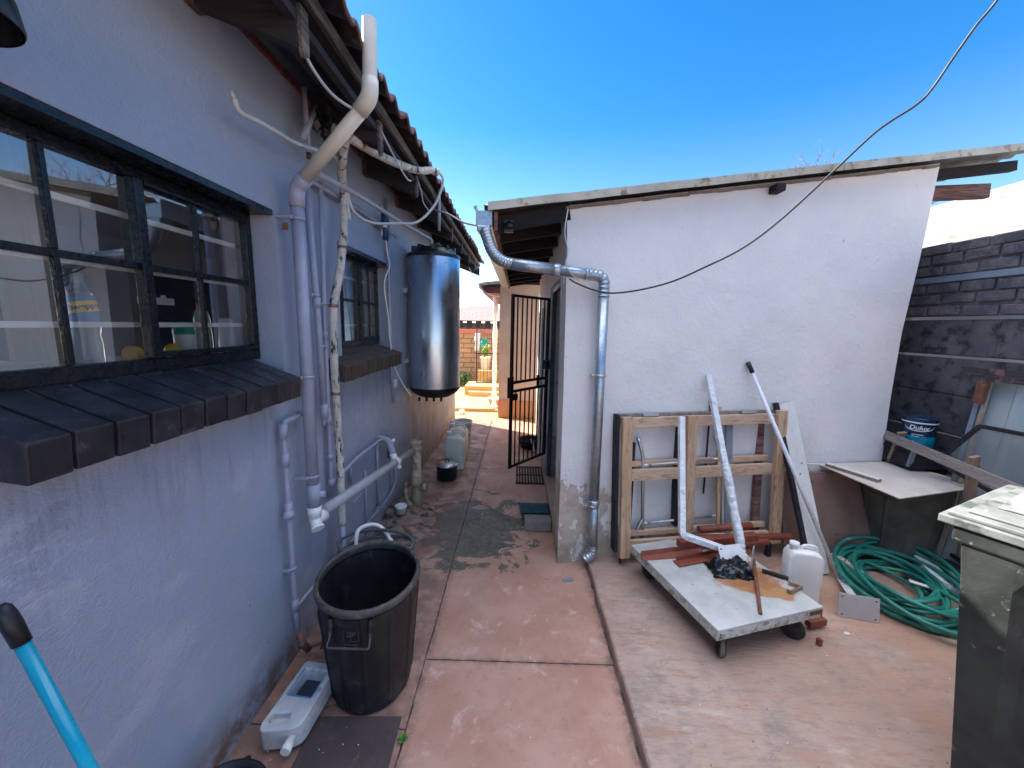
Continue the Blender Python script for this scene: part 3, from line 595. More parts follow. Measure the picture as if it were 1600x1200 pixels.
for i in range(26):
    x0 = .27+2.56*i/26; x1 = x0+2.56/26
    b.beam((x0, wy(x0, .012), roofz(x0)-.030+jit(.004)), (x1, wy(x1, .012), roofz(x1)-.030+jit(.004)), .03, .014)
b.build('mortar_bead', 'fencepost', ob)
for yb in (2.52, 2.86, 3.30, 3.75, 4.2, 4.65, 5.1, 5.55, 5.95):
    b = MB(); b.beam((.30, yb, roofz(.30)-.052), (-.165+jit(.02), yb, roofz(-.165)-.052), .045, .095); rb = b.build('rafter', 'oldwood', ob, bevel=.003)
b = MB(); b.bb(-.10, -.045, 2.47, 2.50, 2.215, 2.285); b.lathe([(0, -.02), (.03, -.015), (.034, .01), (0, .03)], (-.07, 2.47, 2.25), 10); b.build('old_cable_box', 'bplastic', ob)
b = MB(); b.beam((-.150, 2.42, 2.262), (-.150, 6.1, 2.262), .022, .11); b.build('fascia_board', 'beam', ob, bevel=.002)
b = MB()
for (x0, x1, z0, z1) in ((-.262, -.258, 2.225, 2.335), (-.172, -.168, 2.225, 2.325), (-.258, -.172, 2.225, 2.229)): b.bb(x0, x1, 2.36, 6.1, z0, z1)
b.bb(-.2579, -.1721, 2.36, 2.364, 2.2291, 2.305); b.bb(-.2579, -.1721, 6.096, 6.1, 2.2291, 2.305); b.bb(-.275, -.2621, 2.355, 6.1, 2.325, 2.329); b.build('gutter', 'galv', ob)
b = MB(); b.beam((2.86, 3.20, 2.70), (3.575, 3.215, 2.745), .045, .105); b.build('beam_end', 'beam', ob, bevel=.003)
b = MB(); b.beam((2.80, 3.02, 2.76), (3.6, 3.10, 2.88), .05, .07); b.build('purlin', 'oldwood', ob, bevel=.003)
b = MB(); b.beam((2.80, 4.0, 2.73), (3.6, 4.0, 2.86), .05, .10); b.build('purlin', 'oldwood', ob, bevel=.003)
b = MB(); b.bb(1.61, 1.67, wy(1.64)-.085, wy(1.64)-.001, 2.53, 2.575); b.build('purlin_end', 'oldwood', ob, bevel=.003)
b = MB(); b.bb(2.10, 2.62, wy(2.36)-.055, wy(2.36)-.005-.035, .585, .685) if False else b.beam((2.10, wy(2.10, .022), .665), (2.60, wy(2.60, .022), .640), .018, .06); one(b, 'white_batten', 'whiteplank', 'short white painted batten resting on the brown hardboard against the white wall', 'batten', (2.1, 2.76, .64), bevel=.002)

# galvanised downpipe
dp = thing('galvanised_downpipe', 'shiny galvanised round downpipe crossing and running down the white wall corner', 'downpipe', (.54, 2.47, .05))
pr = .034
P0 = [(-.215, 2.385, 2.20), (-.165, 2.378, 2.07), (-.06, 2.385, 2.015)]
el = smooth_path([(-.212, 2.38, 2.215), (-.195, 2.378, 2.16), (-.165, 2.378, 2.085), (-.115, 2.382, 2.035), (-.05, 2.388, 2.015)], 14)
def corr(el, r, a=.0012, per=.009):
    L = 0; rr = []
    for i, p in enumerate(el):
        if i: L += (p-el[i-1]).length
        rr.append(r+a*math.sin(L/per*2*math.pi*.5))
    return rr
def dense(pts, step=.002):
    out = []
    for a_, b_ in zip(pts[:-1], pts[1:]):
        k = max(1, int((b_-a_).length/step))
        for i in range(k): out.append(a_.lerp(b_, i/k))
    out.append(pts[-1]); return out
b = MB(); e = dense(el); b.tube(e, corr(e, pr), 24); b.build('elbow', 'galv', dp)
b = MB(); b.tube([(-.055, 2.388, 2.0155), (.20, 2.424, 1.992)], pr+.001, 24); b.tube([(.20, 2.424, 1.992), (.21, 2.4255, 1.991), (.235, 2.429, 1.989), (.245, 2.430, 1.988)], [pr+.001, pr+.005, pr+.005, pr], 24); b.tube([(.24, 2.430, 1.9885), (.45, 2.460, 1.969)], pr-.001, 24)
b.build('pipe', 'galv', dp)
e = dense(corner_path([(.40, 2.453, 1.973), (.525, 2.470, 1.962), (.526, 2.471, 1.84)], .075, 12)); b = MB(); b.tube(e, corr(e, pr+.001, .0022, .014), 24); b.build('elbow', 'galv', dp)
b = MB(); b.tube([(.526, 2.471, 1.885), (.535, 2.474, .48)], pr, 24); b.tube([(.535, 2.474, .50), (.535, 2.474, .49), (.536, 2.474, .47), (.536, 2.474, .462)], [pr, pr+.006, pr+.006, pr], 24); b.tube([(.536, 2.474, .47), (.545, 2.476, .16)], pr-.002, 24); b.build('pipe', 'galv', dp)
e = dense(corner_path([(.545, 2.476, .17), (.547, 2.476, .105), (.495, 2.462, .068)], .05, 8)); b = MB(); b.tube(e, corr(e, pr-.001, .0015, .012), 24, cap=False); b.build('outlet_shoe', 'galv', dp)
b = MB(); b.bb(-.255, -.178, 2.352, 2.44, 2.19, 2.2245); b.build('gutter_outlet', 'galv', dp, bevel=.008)
for zz in (1.345, .46):
    b = MB(); cx = .531; b.lathe([(pr+.0015, -.008), (pr+.0035, -.008), (pr+.0035, .008), (pr+.0015, .008)], (cx, 2.4725, zz), 20); b.bb(cx-.055, cx-.036, 2.47, 2.535, zz-.006, zz+.006); b.lathe([(0, -.009), (.009, -.006), (.009, .006), (0, .009)], (cx-.052, 2.463, zz), 8); b.build('bracket', 'alu', dp)

# ================================================================== BOUNDARY FENCE (right)
fx = 3.10
fe = thing('precast_boundary_wall', 'dark painted precast panel boundary wall topped with rough brickwork behind the junk', 'wall', (fx, 2.0, 0))
posts = (-1.5, .1, 1.68, 3.245, 4.8, 6.4)
for yp in posts:
    b = MB(); b.bb(fx-.045, fx+.06, yp-.05, yp+.05, -.05, 1.78); b.build('post', 'fencepost', fe, bevel=.008)
rows = [(.04, .345), (.349, .645), (.652, .935), (.950, 1.228), (1.232, 1.485), (1.505, 1.755)]
for a_, c_ in zip(posts[:-1], posts[1:]):
    for ri, (z0, z1) in enumerate(rows):
        b = MB(); y0, y1 = a_+.045, c_-.045; b.bb(fx-.018, fx+.025, y0, y1, z0, z1)
        k = 3 if ri < 5 else 2; off = .25 if ri % 2 else 0
        d = (y1-y0)/(k+off); yy = y0+.004
        if off: b.bb(fx-.0215, fx-.019, yy, y0+d*off-.012, z0+.008, z1-.008); yy = y0+d*off+.004
        while yy < y1-.05:
            b.bb(fx-.0215, fx-.019, yy, min(yy+d-.014, y1-.004), z0+.008, z1-.008); yy += d
        b.build('panel', 'fencecon', fe, bevel=.004)
b = MB(); b.bb(fx-.03, fx+.06, -1.5, 6.4, 1.782, 2.285); b.build('mortar_bed', 'darkmortar', fe)
b = MB(); bl = .215
for r_, zz in enumerate((1.825, 1.910, 1.988, 2.115, 2.198, 2.270)):
    yy = -1.5+(r_ % 2)*.11
    while yy < 6.3:
        L_ = bl+jit(.012); zt = .0; b.box((fx-.020+jit(.005), yy+L_/2-.007, zz-.008+jit(.003)), (.055, L_-.02, .066+jit(.003)), Matrix.Rotation(jit(.02), 3, 'X')); yy += L_
b.build('brick_courses', 'darkbrick', fe, bevel=.007)
b = MB(); b.bb(fx-.052, fx-.032, -1.5, 6.4, 2.024, 2.066); b.build('steel_rail', 'fencerail', fe)
# neighbour
nb = thing('neighbour_building', 'neighbour building with bright white ribbed roof sheets beyond the boundary wall', 'building', (3.8, 2.5, 0))
b = MB(); b.bb(4.2, 6.0, -1.0, 7.2, -.05, 2.25); b.build('wall', 'white', nb)
b = MB(); vs = []; fs = []; nn = 60
for i in range(nn+1):
    t = i/nn; x = 4.0+1.05*t; z_ = 2.22+.98*t; q = (i % 6); rb = .035 if q in (1, 2) else 0
    for yy in (-1.3, 3.0, 7.5): vs.append((x-rb*.6, yy, z_+rb+.0*yy))
for i in range(nn):
    for j in range(2): fs.append((i*3+j, i*3+j+1, (i+1)*3+j+1, (i+1)*3+j))
b.add(vs, fs); b.add([(5.05, -1.3, 3.20), (5.05, 7.5, 3.20), (6.3, 7.5, 2.2), (6.3, -1.3, 2.2)], [(0, 3, 2, 1)]); q = b.build('roof_sheet', 'roofwhite', nb)
b = MB(); b.bb(4.15, 6.0, 7.21, 7.24, 2.15, 2.24); b.build('gable_trim', 'white', nb)

# ================================================================== FAR YARD
b2 = thing('cream_cottage', 'second building at the passage end with low eave and reddish soffit', 'building', (-.33, 6.8, 0))
b = MB(); b.bb(-.33, 3.0, 6.85, 10.0, -.05, 2.35); b.build('wall', simple('peach_plaster', (.56, .40, .30), (.64, .48, .38), 3, .8, bscale=30, bstr=.3, world=True), b2)
b = MB(); b.bb(-.33-.004, .3, 6.83, 6.85, .0, .32); b.build('bounce_band', simple('orange_bounce_tint', (.50, .23, .12), (.58, .30, .17), 4, .8), b2)  # light bounced off the sunlit paving, painted as an orange band
b = MB(); b.add([(-.62, 6.55, 2.30), (3.2, 6.55, 2.75), (3.2, 10.2, 2.75), (-.62, 10.2, 2.30), (-.62, 6.55, 2.345), (3.2, 6.55, 2.80), (3.2, 10.2, 2.80), (-.62, 10.2, 2.345)], [(0, 3, 2, 1), (4, 5, 6, 7), (0, 1, 5, 4), (1, 2, 6, 5), (2, 3, 7, 6), (3, 0, 4, 7)]); b.build('roof', 'barge', b2)
b = MB(); b.bb(-.60, -.331, 6.60, 10, 2.18, 2.29); b.build('soffit_board', 'redpaint', b2)
b = MB(); b.bb(-.66, -.621, 6.5, 10.2, 2.25, 2.33); b.build('gutter', 'galv', b2)
b = MB(); b.bb(-.335, -.331, 7.4, 8.2, .1, 1.95); b.build('door', 'whitecloth', b2)
pt = thing('carved_white_post', 'pale carved porch post in sun at the corner of the far cottage', 'post', (-.44, 7.4, 0))
b = MB(); b.lathe([(.05, 0), (.05, .12), (.035, .16), (.045, .3), (.03, .5), (.042, .8), (.03, 1.1), (.045, 1.5), (.03, 1.7), (.05, 1.9), (.05, 2.28)], (-.44, 7.4, 0), 12); b.build('shaft', 'whitecloth', pt)
b = MB(); b.bb(-.50, -.38, 7.34, 7.46, .0, .09); b.build('base', 'whitecloth', pt)
fw = thing('far_brick_wall', 'tan block garden wall with red coping closing the far yard', 'wall', (-1, 11.2, 0))
b = MB(); b.bb(-8, 3, 11.2, 11.35, -.05, 1.40); b.build('blockwork', 'farbrick', fw)
b = MB(); b.bb(-8, 3, 11.15, 11.40, 1.401, 1.52); b.build('coping', simple('red_coping', (.50, .13, .09), (.60, .2, .14), 6, .8, bscale=20, bstr=.6, world=True), fw)
fh = thing('far_hipped_house', 'distant house with a dark hipped roof above the far garden wall', 'house', (-1.4, 15, 0))
b = MB(); b.bb(-3.4, .8, 14, 17, -.05, 1.72); b.build('wall', 'fencecon', fh)
b = MB(); b.add([(-3.6, 13.8, 1.80), (1.0, 13.8, 1.80), (1.0, 17.2, 1.80), (-3.6, 17.2, 1.80), (-1.75, 15.3, 2.42), (-1.25, 15.3, 2.42)], [(0, 1, 5, 4), (1, 2, 5), (2, 3, 4, 5), (3, 0, 4)]); b.build('roof', simple('greybrown_thatch', (.16, .12, .11), (.26, .20, .18), 12, .95, bscale=30, bstr=.9), fh)
b = MB()
for i in range(14): b.bb(-3.5+i*.33, -3.3+i*.33, 13.9, 13.94, 1.55, 1.79)
b.build('slats', 'bplastic', fh)
pg = thing('thin_bar_gate', 'thin black palisade gate standing open across the sunlit far yard', 'gate', (-.9, 9.6, .2))
b = MB()
for xx in (-1.02, -.30): b.bb(xx-.012, xx+.012, 9.588, 9.612, .0, 1.75)
for zz in (.22, .95, 1.68): b.bb(-1.007, -.313, 9.592, 9.608, zz-.012, zz+.012)
b.build('frame', 'iron', pg)
b = MB()
for k in range(7): b.cyl((-.93+k*.09, 9.6, .22), (-.93+k*.09, 9.6, 1.68), .005, 6)
b.build('bars', 'iron', pg)
b = MB(); b.bb(-1.02, .35, 9.95, 10.1, -.01, .48); one(b, 'low_wall', 'yard', 'low pale yellow wall behind the thin bar gate', 'wall', (-.3, 10, 0))
# clothes and sticks on the far wall
b = MB(); n = 10; vs = []
for i in range(n+1):
    for j in range(6): vs.append((-1.22+.03*j+.01*math.sin(i*1.3), 10.95+.03*math.sin(j*2+i*.4), 1.42-.05*i))
b.add(vs, [(i*6+j, i*6+j+1, (i+1)*6+j+1, (i+1)*6+j) for i in range(n) for j in range(5)], True); q = one(b, 'hanging_white_rag', 'whitecloth', 'white rag hanging over the far garden wall beside the teal cloth', 'cloth', (-1.15, 10.95, 1.0)); q.modifiers.new('s', 'SOLIDIFY').thickness = .004
b = MB(); vs = []
for i in range(n+1):
    for j in range(6): vs.append((-1.03+.03*j*(1+.08*i*(i < 7))-.01*i*.3+.006*math.sin(i*1.3), 10.9+.03*math.sin(j*2+i*.4), 1.28-.035*i))
b.add(vs, [(i*6+j, i*6+j+1, (i+1)*6+j+1, (i+1)*6+j) for i in range(n) for j in range(5)], True); q = one(b, 'hanging_teal_cloth', 'tealcloth', 'teal green cloth hanging in the sunlit far yard', 'cloth', (-.98, 10.9, .95)); q.modifiers.new('s', 'SOLIDIFY').thickness = .004
b = MB(); b.cyl((-1.27, 10.9, .0), (-1.12, 11.1, 1.05), .018, 8); b.cyl((-1.02, 10.9, .0), (-1.10, 11.1, 1.0), .018, 8); one(b, 'leaning_pale_sticks', 'pinez', 'two pale sticks propped in an upturned V against the far garden wall', 'sticks', (-1.15, 10.95, 0))
def plant(name, c, r, h, n, leaf, mt, label, cat, pot=None):
    t = thing(name, label, cat, c); random.seed(int(c[0]*100)+5)
    b = MB()
    for k in range(n):
        a_ = random.random()*6.28; q = r*math.sqrt(random.random()); hh = h*(.15+.85*random.random()); p = Vector((c[0]+q*math.cos(a_), c[1]+q*math.sin(a_), c[2]+hh)); s_ = leaf*(.6+.8*random.random())
        rt_ = Matrix.Rotation(random.random()*6.28, 3, 'Z') @ Matrix.Rotation(R(random.uniform(20, 80)), 3, 'X')
        b.add([p+rt_ @ Vector(v)*s_ for v in ((0, -.5, 0), (.22, 0, .05), (0, .6, 0), (-.22, 0, .05))], [(0, 1, 2, 3)])
    b.build('foliage', mt, t)
    b = MB()
    for k in range(5): b.tube([(c[0]+jit(.02), c[1]+jit(.02), c[2]), (c[0]+jit(r*.7), c[1]+jit(r*.7), c[2]+h*.8)], .006, 5)
    b.build('stem', 'bark', t); return t
plant('garden_bush', (-1.60, 10.6, .0), .32, .30, 420, .10, 'leaf', 'low green bush at the foot of the far garden wall', 'bush')
plant('potted_plant', (-.86, 10.3, .78), .10, .34, 110, .12, 'leafy', 'lime green plant in a white pot behind the thin bar gate', 'plant')
b = MB(); b.lathe([(.0, .48), (.10, .48), (.14, .78), (.15, .78), (.15, .81), (.13, .81), (.12, .70), (0, .70)], (-.86, 10.3, 0), 20); one(b, 'plant_pot', 'whitecloth', 'white pot holding the lime green plant on the low yellow wall', 'pot', (-.86, 10.3, .48))
b = MB(); b.lathe([(0, .0), (.12, .0), (.16, .13), (.175, .135), (.175, .145), (.15, .14), (.115, .02), (0, .02)], (-.43, 7.75, .045), 28); one(b, 'washing_basin', 'pink', 'round pink plastic washing basin on the sunlit paving at the passage end', 'basin', (-.43, 7.75, .045))
b = MB()
for k in range(9): b.lathe([(0, -.03), (.05, -.01), (.045, .02), (0, .035)], (-.43+jit(.08), 7.75+jit(.08), .185+jit(.015)), 8, rot=Matrix.Rotation(jit(1), 3, 'X'))
one(b, 'washing_heap', 'whitecloth', 'crumpled white washing heaped in the pink basin', 'washing', (-.43, 7.75, .15))
b = MB(); b.lathe([(0, 0), (.045, 0), (.055, .03), (.04, .07), (0, .08)], (-1.02, 7.1, 0), 10); b.bb(-1.08, -1.0, 7.02, 7.12, .0, .03); one(b, 'plaster_lump', 'whitecloth', 'pale lump of plaster on the paving near the house corner', 'lump', (-1.02, 7.1, 0))
# bare trees behind the roofs
def tree(name, base, h, spread, label, seed, lean=(0, 0)):
    t = thing(name, label, 'tree', base); random.seed(seed); br = MB(); tw = MB()
    B = Vector(base); top = B+Vector((lean[0]*h*.3, lean[1]*h*.3, h*.45)); tb = MB(); tb.tube(smooth_path([B, B+Vector((.05, .02, h*.2)), top], 5), [.11-.006*i for i in range(11)], 8); tb.build('trunk', 'bark', t)
    def grow(p, d, L, r, lv):
        q = p; pts = [q]
        for k in range(4):
            d = (d+Vector((jit(.25), jit(.25), jit(.12)+.06))).normalized(); q = q+d*L/4; pts.append(q)
        (br if lv < 2 else tw).tube(pts, [r*(1-.15*k) for k in range(5)], 5 if lv < 2 else 3)
        if lv < 4:
            for k in range(3 if lv < 3 else 4):
                a_ = random.random()*6.28; s_ = d.orthogonal().normalized(); s_ = Matrix.Rotation(a_, 3, d) @ s_
                grow(pts[random.choice((2, 3, 4))], (d+s_*random.uniform(.5, 1.0)).normalized(), L*.66, r*.55, lv+1)
    for k in range(5):
        a_ = k*1.26+jit(.4); grow(top-Vector((0, 0, h*.03*k)), Vector((math.cos(a_)*spread, math.sin(a_)*spread, 1)).normalized(), h*.24, .045, 0)
    c = t; br.build('limbs', 'bark', c); tw.build('crown', 'twig', c)
tree('bare_tree', (6.75, 8.6, 0), 5.95, .6, 'leafless reddish tree whose twigs show above the outbuilding roof', 5)
# ================================================================== PIPES AND CABLES ON THE LEFT HOUSE
random.seed(21)
def clamp(par, c, r, axis='Z', mt='gpipe', wallx=WX):
    b = MB(); rot = None if axis == 'Z' else Matrix.Rotation(R(90), 3, 'X')
    b.lathe([(r+.001, -.007), (r+.004, -.007), (r+.004, .007), (r+.001, .007)], c, 16, rot=rot)
    b.bb(wallx+.001, c[0]-r*.3, c[1]-r-.013, c[1]-r-.003, c[2]-.006, c[2]+.006); b.cyl((c[0]-r*.3, c[1]-r-.008, c[2]-.009), (c[0]-r*.3, c[1]-r-.008, c[2]+.009), .005, 8)
    b.build('clamp', mt, par)
PA = thing('waste_downpipe', 'long plastic waste pipe, cream above the eaves and lavender painted below, beside the big window', 'pipe', (-1.0, 1.79, .65))
b = MB(); b.tube([(-.600, 1.669, 2.80), (-.600, 1.655, 2.57)], .0275, 24, cap=False); b.tube([(-.600, 1.669, 2.80), (-.600, 1.655, 2.57)], .0245, 24, cap=False); b.lathe([(.0245, 0), (.0275, 0)], (-.600, 1.669, 2.80), 24)
b.tube([(-.622, 1.662, 2.50), (-.965, 1.790, 2.250)], .0275, 24); b.build('upper_pipe', 'cream', PA)
b = MB(); b.tube(corner_path([(-.600, 1.656, 2.585), (-.600, 1.652, 2.522), (-.650, 1.672, 2.480)], .035, 8), .0315, 24); b.build('elbow', 'cream', PA)
b = MB(); b.tube(corner_path([(-.940, 1.781, 2.268), (-.992, 1.800, 2.232), (-.994, 1.798, 2.15)], .04, 8), .0325, 24); b.build('elbow', 'gpipe', PA)
b = MB(); b.tube([(-.993, 1.798, 2.19), (-.993, 1.792, .82)], .0275, 24); b.tube([(-.993, 1.792, .86), (-.993, 1.792, .74)], .032, 24); b.cyl((-.993, 1.80, .80), (-.945, 1.81, .80), .016, 14); b.build('lower_pipe', 'gpipe', PA)
b = MB(); b.tube([(-.993, 1.792, .745), (-.993, 1.792, .69)], .0325, 24); b.tube(corner_path([(-.993, 1.792, .71), (-.993, 1.792, .672), (-.975, 1.85, .668)], .03), .031, 24); b.tube([(-.993, 1.79, .680), (-.968, 1.765, .645)], .026, 20); b.tube([(-.970, 1.767, .648), (-.963, 1.760, .640)], .030, 20); b.build('white_bend', 'wplastic', PA)
for z_ in (2.10, 1.39, .90): clamp(PA, (-.993, 1.795, z_), .0275)
b = MB(); b.bb(-1.045, -1.02, 1.76, 1.765, 2.045, 2.075); b.build('orange_clip', 'copper', PA)
HP = thing('grey_drain_pipe', 'sloping grey plastic drain pipe running low along the lavender wall to the cream gully', 'pipe', (-.95, 2.4, .6))
b = MB(); b.tube([(-.978, 1.85, .692), (-.885, 3.20, .562)], .0275, 24); b.build('pipe', 'hpipe', HP)
b = MB(); b.tube([(-.912, 2.80, .600), (-.909, 2.86, .595)], .032, 20); b.tube([(-.915, 2.83, .60), (-.95, 2.85, .655)], .026, 18); b.tube([(-.905, 2.84, .585), (-.885, 2.83, .545)], .015, 12); b.build('white_tee', 'wplastic', HP)
b = MB(); b.tube(smooth_path([(-.945, 2.848, .645), (-.955, 2.855, .69), (-.985, 2.875, .745), (-1.03, 2.89, .76), (-1.068, 2.90, .762)], 6), .025, 18); b.build('bend', 'gpipe', HP)
b = MB(); b.cyl((-.955, 2.86, .745), (-.935, 2.87, .765), .012, 12); b.build('plug', 'wplastic', HP)
GU = thing('gully_riser', 'stained cream upright drain riser with round inspection cap standing on the rubble', 'pipe', (-.87, 3.25, 0))
b = MB(); b.tube([(-.872, 3.25, .0), (-.872, 3.25, .14), (-.872, 3.25, .141), (-.872, 3.25, .60)], .043, 24); b.tube([(-.872, 3.25, .22), (-.872, 3.25, .32)], .049, 24); b.build('riser', 'gully', GU)
b = MB(); b.lathe([(.049, 0), (.053, .004), (.053, .018), (.049, .022), (.049, .05), (.054, .055), (.054, .075), (.046, .08), (.040, .062), (0, .06)], (-.872, 3.25, .56), 24); b.build('socket', 'gully', GU)
b = MB(); b.lathe([(.049, 0), (.054, .006), (.049, .012)], (-.872, 3.25, .315), 24); b.build('ring', 'gully', GU)
b = MB(); rt = Matrix.Rotation(R(75), 3, 'Y'); b.lathe([(.028, 0), (.028, .05), (.036, .05), (.036, .07), (.0, .074)], (-.855, 3.24, .20), 20, rot=rt); b.build('inspection_cap', 'gully', GU)
b = MB(); b.tube(smooth_path([(-.905, 3.23, .05), (-.945, 3.22, .09), (-.96, 3.22, .19), (-.955, 3.22, .27)], 5), .018, 12); b.build('side_branch', 'gully', GU)
def pipe(name, mt, label, pts, r, cat='pipe', corner=.02, smooth=False, clamps=(), loc=None, n=14, group=None, extra=None, cmt='gpipe'):
    t = thing(name, label, cat, loc or pts[-1], group); b = MB(); b.tube(smooth_path(pts, 8) if smooth else corner_path(pts, corner, 5), r, n)
    if extra: extra(b)
    b.build('pipe', mt, t)
    for c in clamps: clamp(t, c, r, mt=cmt)
    return t
pipe('water_pipe', 'gpipe', 'medium lavender painted pipe just right of the waste downpipe, ending above the long horizontal pipe', [(-1.02, 1.935, 2.30), (-1.02, 1.975, 1.70), (-1.02, 1.992, 1.16)], .0165, clamps=((-1.02, 1.968, 1.78),), extra=lambda b: (b.tube([(-1.02, 1.990, 1.22), (-1.02, 1.993, 1.14)], .0195, 14), b.tube([(-1.02, 1.993, 1.14), (-1.03, 1.995, 1.10)], .011, 10), b.tube([(-1.02, 1.972, 1.77), (-1.02, 1.972, 1.72)], .020, 14)))
t = pipe('water_pipe', 'gpipe', 'slim lavender painted pipe that bends along the wall to the red painted tap stub', [(-1.035, 2.10, 2.36), (-1.035, 2.075, 1.60), (-1.035, 2.055, .75), (-1.035, 2.17, .752), (-1.035, 2.40, .775), (-1.035, 2.80, .768), (-1.035, 2.93, .752)], .0115, corner=.03, clamps=((-1.035, 2.08, 1.745), (-1.035, 2.07, 1.52)), extra=lambda b: [b.tube([(-1.035, 2.075-.02*k, 1.60-.2*k), (-1.035, 2.072-.02*k, 1.56-.2*k)], .016, 12) for k in (0,)]+[b.tube([(-1.035, 2.062, 1.14), (-1.035, 2.062, 1.09)], .017, 12), b.tube([(-1.035, 2.057, .92), (-1.035, 2.057, .89)], .016, 12), b.tube([(-1.035, 2.055, .775), (-1.035, 2.055, .735)], .0165, 12), b.tube([(-1.035, 2.075, .752), (-1.035, 2.11, .752)], .0155, 12)])
b = MB(); b.tube(corner_path([(-1.035, 2.90, .755), (-1.035, 3.01, .745), (-1.03, 3.025, .70), (-1.03, 3.03, .565)], .02), .0125, 12); b.tube([(-1.03, 3.027, .64), (-1.03, 3.03, .56)], .017, 12); b.build('red_stub', 'redpaint', t)
t = pipe('water_pipe', 'gpipe', 'narrow painted pipe looping out below the big sill and dropping to the brass tap', [(-1.065, 1.84, 1.205), (-1.035, 1.80, 1.205), (-1.035, 1.655, 1.203), (-1.035, 1.652, .80), (-1.035, 1.650, .30), (-1.03, 1.652, .16)], .0125, corner=.025, clamps=((-1.035, 1.652, .50),), extra=lambda b: (b.tube([(-1.035, 1.652, 1.20), (-1.035, 1.652, 1.13)], .0175, 12), b.tube([(-1.035, 1.652, 1.06), (-1.035, 1.652, 1.00)], .0165, 12), b.tube([(-1.035, 1.652, .83), (-1.035, 1.652, .75)], .0175, 12), b.lathe([(0, -.02), (.022, -.012), (.024, .0), (.02, .014), (0, .02)], (-1.03, 1.640, .775), 12), b.tube([(-1.035, 1.650, .34), (-1.035, 1.650, .28)], .017, 12)))
b = MB(); b.tube([(-1.025, 1.652, .17), (-1.015, 1.655, .10), (-.985, 1.66, .06)], .017, 10); b.lathe([(0, -.02), (.02, -.015), (.022, .012), (0, .02)], (-1.015, 1.655, .10), 10); b.tube([(-.985, 1.66, .08), (-.93, 1.68, .085)], .008, 8); b.tube([(-.93, 1.665, .065), (-.93, 1.69, .105)], .006, 8)
b.build('brass_tap', simple('tarnished_brass_and_red', (.22, .15, .11), (.32, .10, .08), 18, .6, metal=.3, bscale=50), t)
pipe('conduit', 'gpipe', 'thin painted pipe running low behind the black tub and up along the lavender wall', [(-1.04, 1.66, .285), (-1.04, 2.04, .272), (-1.04, 2.40, .25), (-1.04, 2.90, .225), (-1.04, 3.10, .235), (-1.04, 3.20, .275), (-1.04, 3.205, .50)], .008, corner=.04, extra=lambda b: [b.tube([(-1.04, y_, .25), (-1.04, y_+.03, .249)], .012, 8) for y_ in (2.45, 2.75)])
for i, (y_, za, zb, lab) in enumerate(((2.82, .755, .23, 'upright thin conduit dropping from the slim pipe just left of the red stub'), (2.575, .62, .10, 'short upright conduit beside the air vent on the lavender wall'), (3.12, .56, .24, 'short upright conduit under the white tee of the grey drain'))):
    pipe('conduit', 'gpipe', lab, [(-1.052, y_, za), (-1.052, y_-.02, zb)], .007 if i else .009)
pipe('conduit', 'gpipe', 'small peg like pipe stub hanging below the slim pipe behind the lagged pipe', [(-1.045, 2.335, .77), (-1.05, 2.335, .62)], .008)
# lagged pipes
def knob(pts, r, a=.12, sub=9):
    P = smooth_path(pts, sub); return P, [r*(1+a*mnoise.noise(Vector((i*.55, r*90, 2)))+a*.8*mnoise.noise(Vector((i*1.7, 3, r*50)))) for i in range(len(P))]
LP = thing('lagged_pipe', 'dirty white bandaged pipe hanging from the eaves down past the second window', 'pipe', (-.99, 2.04, .38))
P, rr = knob([(-.84, 2.02, 2.56), (-.90, 2.08, 2.50), (-.96, 2.19, 2.42), (-.985, 2.26, 2.33), (-.985, 2.24, 2.15), (-.985, 2.18, 1.95), (-.99, 2.12, 1.80), (-.99, 2.085, 1.72), (-1.0, 2.09, 1.50), (-1.0, 2.09, 1.25)], .0215); b = MB(); b.tube(P, rr, 16)
P, rr = knob([(-1.0, 2.09, 1.27), (-1.0, 2.095, 1.0), (-.995, 2.09, .88), (-.99, 2.075, .70), (-.985, 2.06, .50)], .0205, .16); b.tube(P, rr, 16); b.build('wrap', 'lag', LP)
for p_ in ((-.99, 2.088, 1.735), (-1.0, 2.09, 1.26), (-.985, 2.215, 2.06)): b = MB(); b.lathe([(.0235, -.008), (.026, -.006), (.026, .006), (.0235, .008)], p_, 16); b.build('tape_band', 'copper', LP)
b = MB(); b.tube([(-.985, 2.06, .51), (-.985, 2.055, .34), (-.985, 2.05, .20)], .016, 12); b.build('bare_pipe', 'gpipe', LP)
LQ = thing('lagged_pipe', 'bandaged pipe poking out from under the roof tiles toward the sky beside the geyser', 'pipe', (-.80, 2.1, 2.52))
P, rr = knob([(-.90, 1.98, 2.56), (-.80, 2.12, 2.535), (-.76, 2.28, 2.55), (-.72, 2.42, 2.57), (-.66, 2.60, 2.605), (-.60, 2.72, 2.65), (-.56, 2.76, 2.655)], .022, .10); b = MB(); b.tube(P, rr, 16); b.build('wrap', 'lag', LQ)
b = MB(); b.tube(smooth_path([(-.56, 2.755, 2.655), (-.535, 2.78, 2.63), (-.545, 2.80, 2.57), (-.60, 2.80, 2.45), (-.70, 2.74, 2.33), (-.80, 2.62, 2.29), (-.90, 2.45, 2.25), (-.95, 2.32, 2.27), (-.965, 2.27, 2.34), (-.96, 2.22, 2.40)], 8), .0085, 10); b.build('bare_tube', 'gcable', LQ)
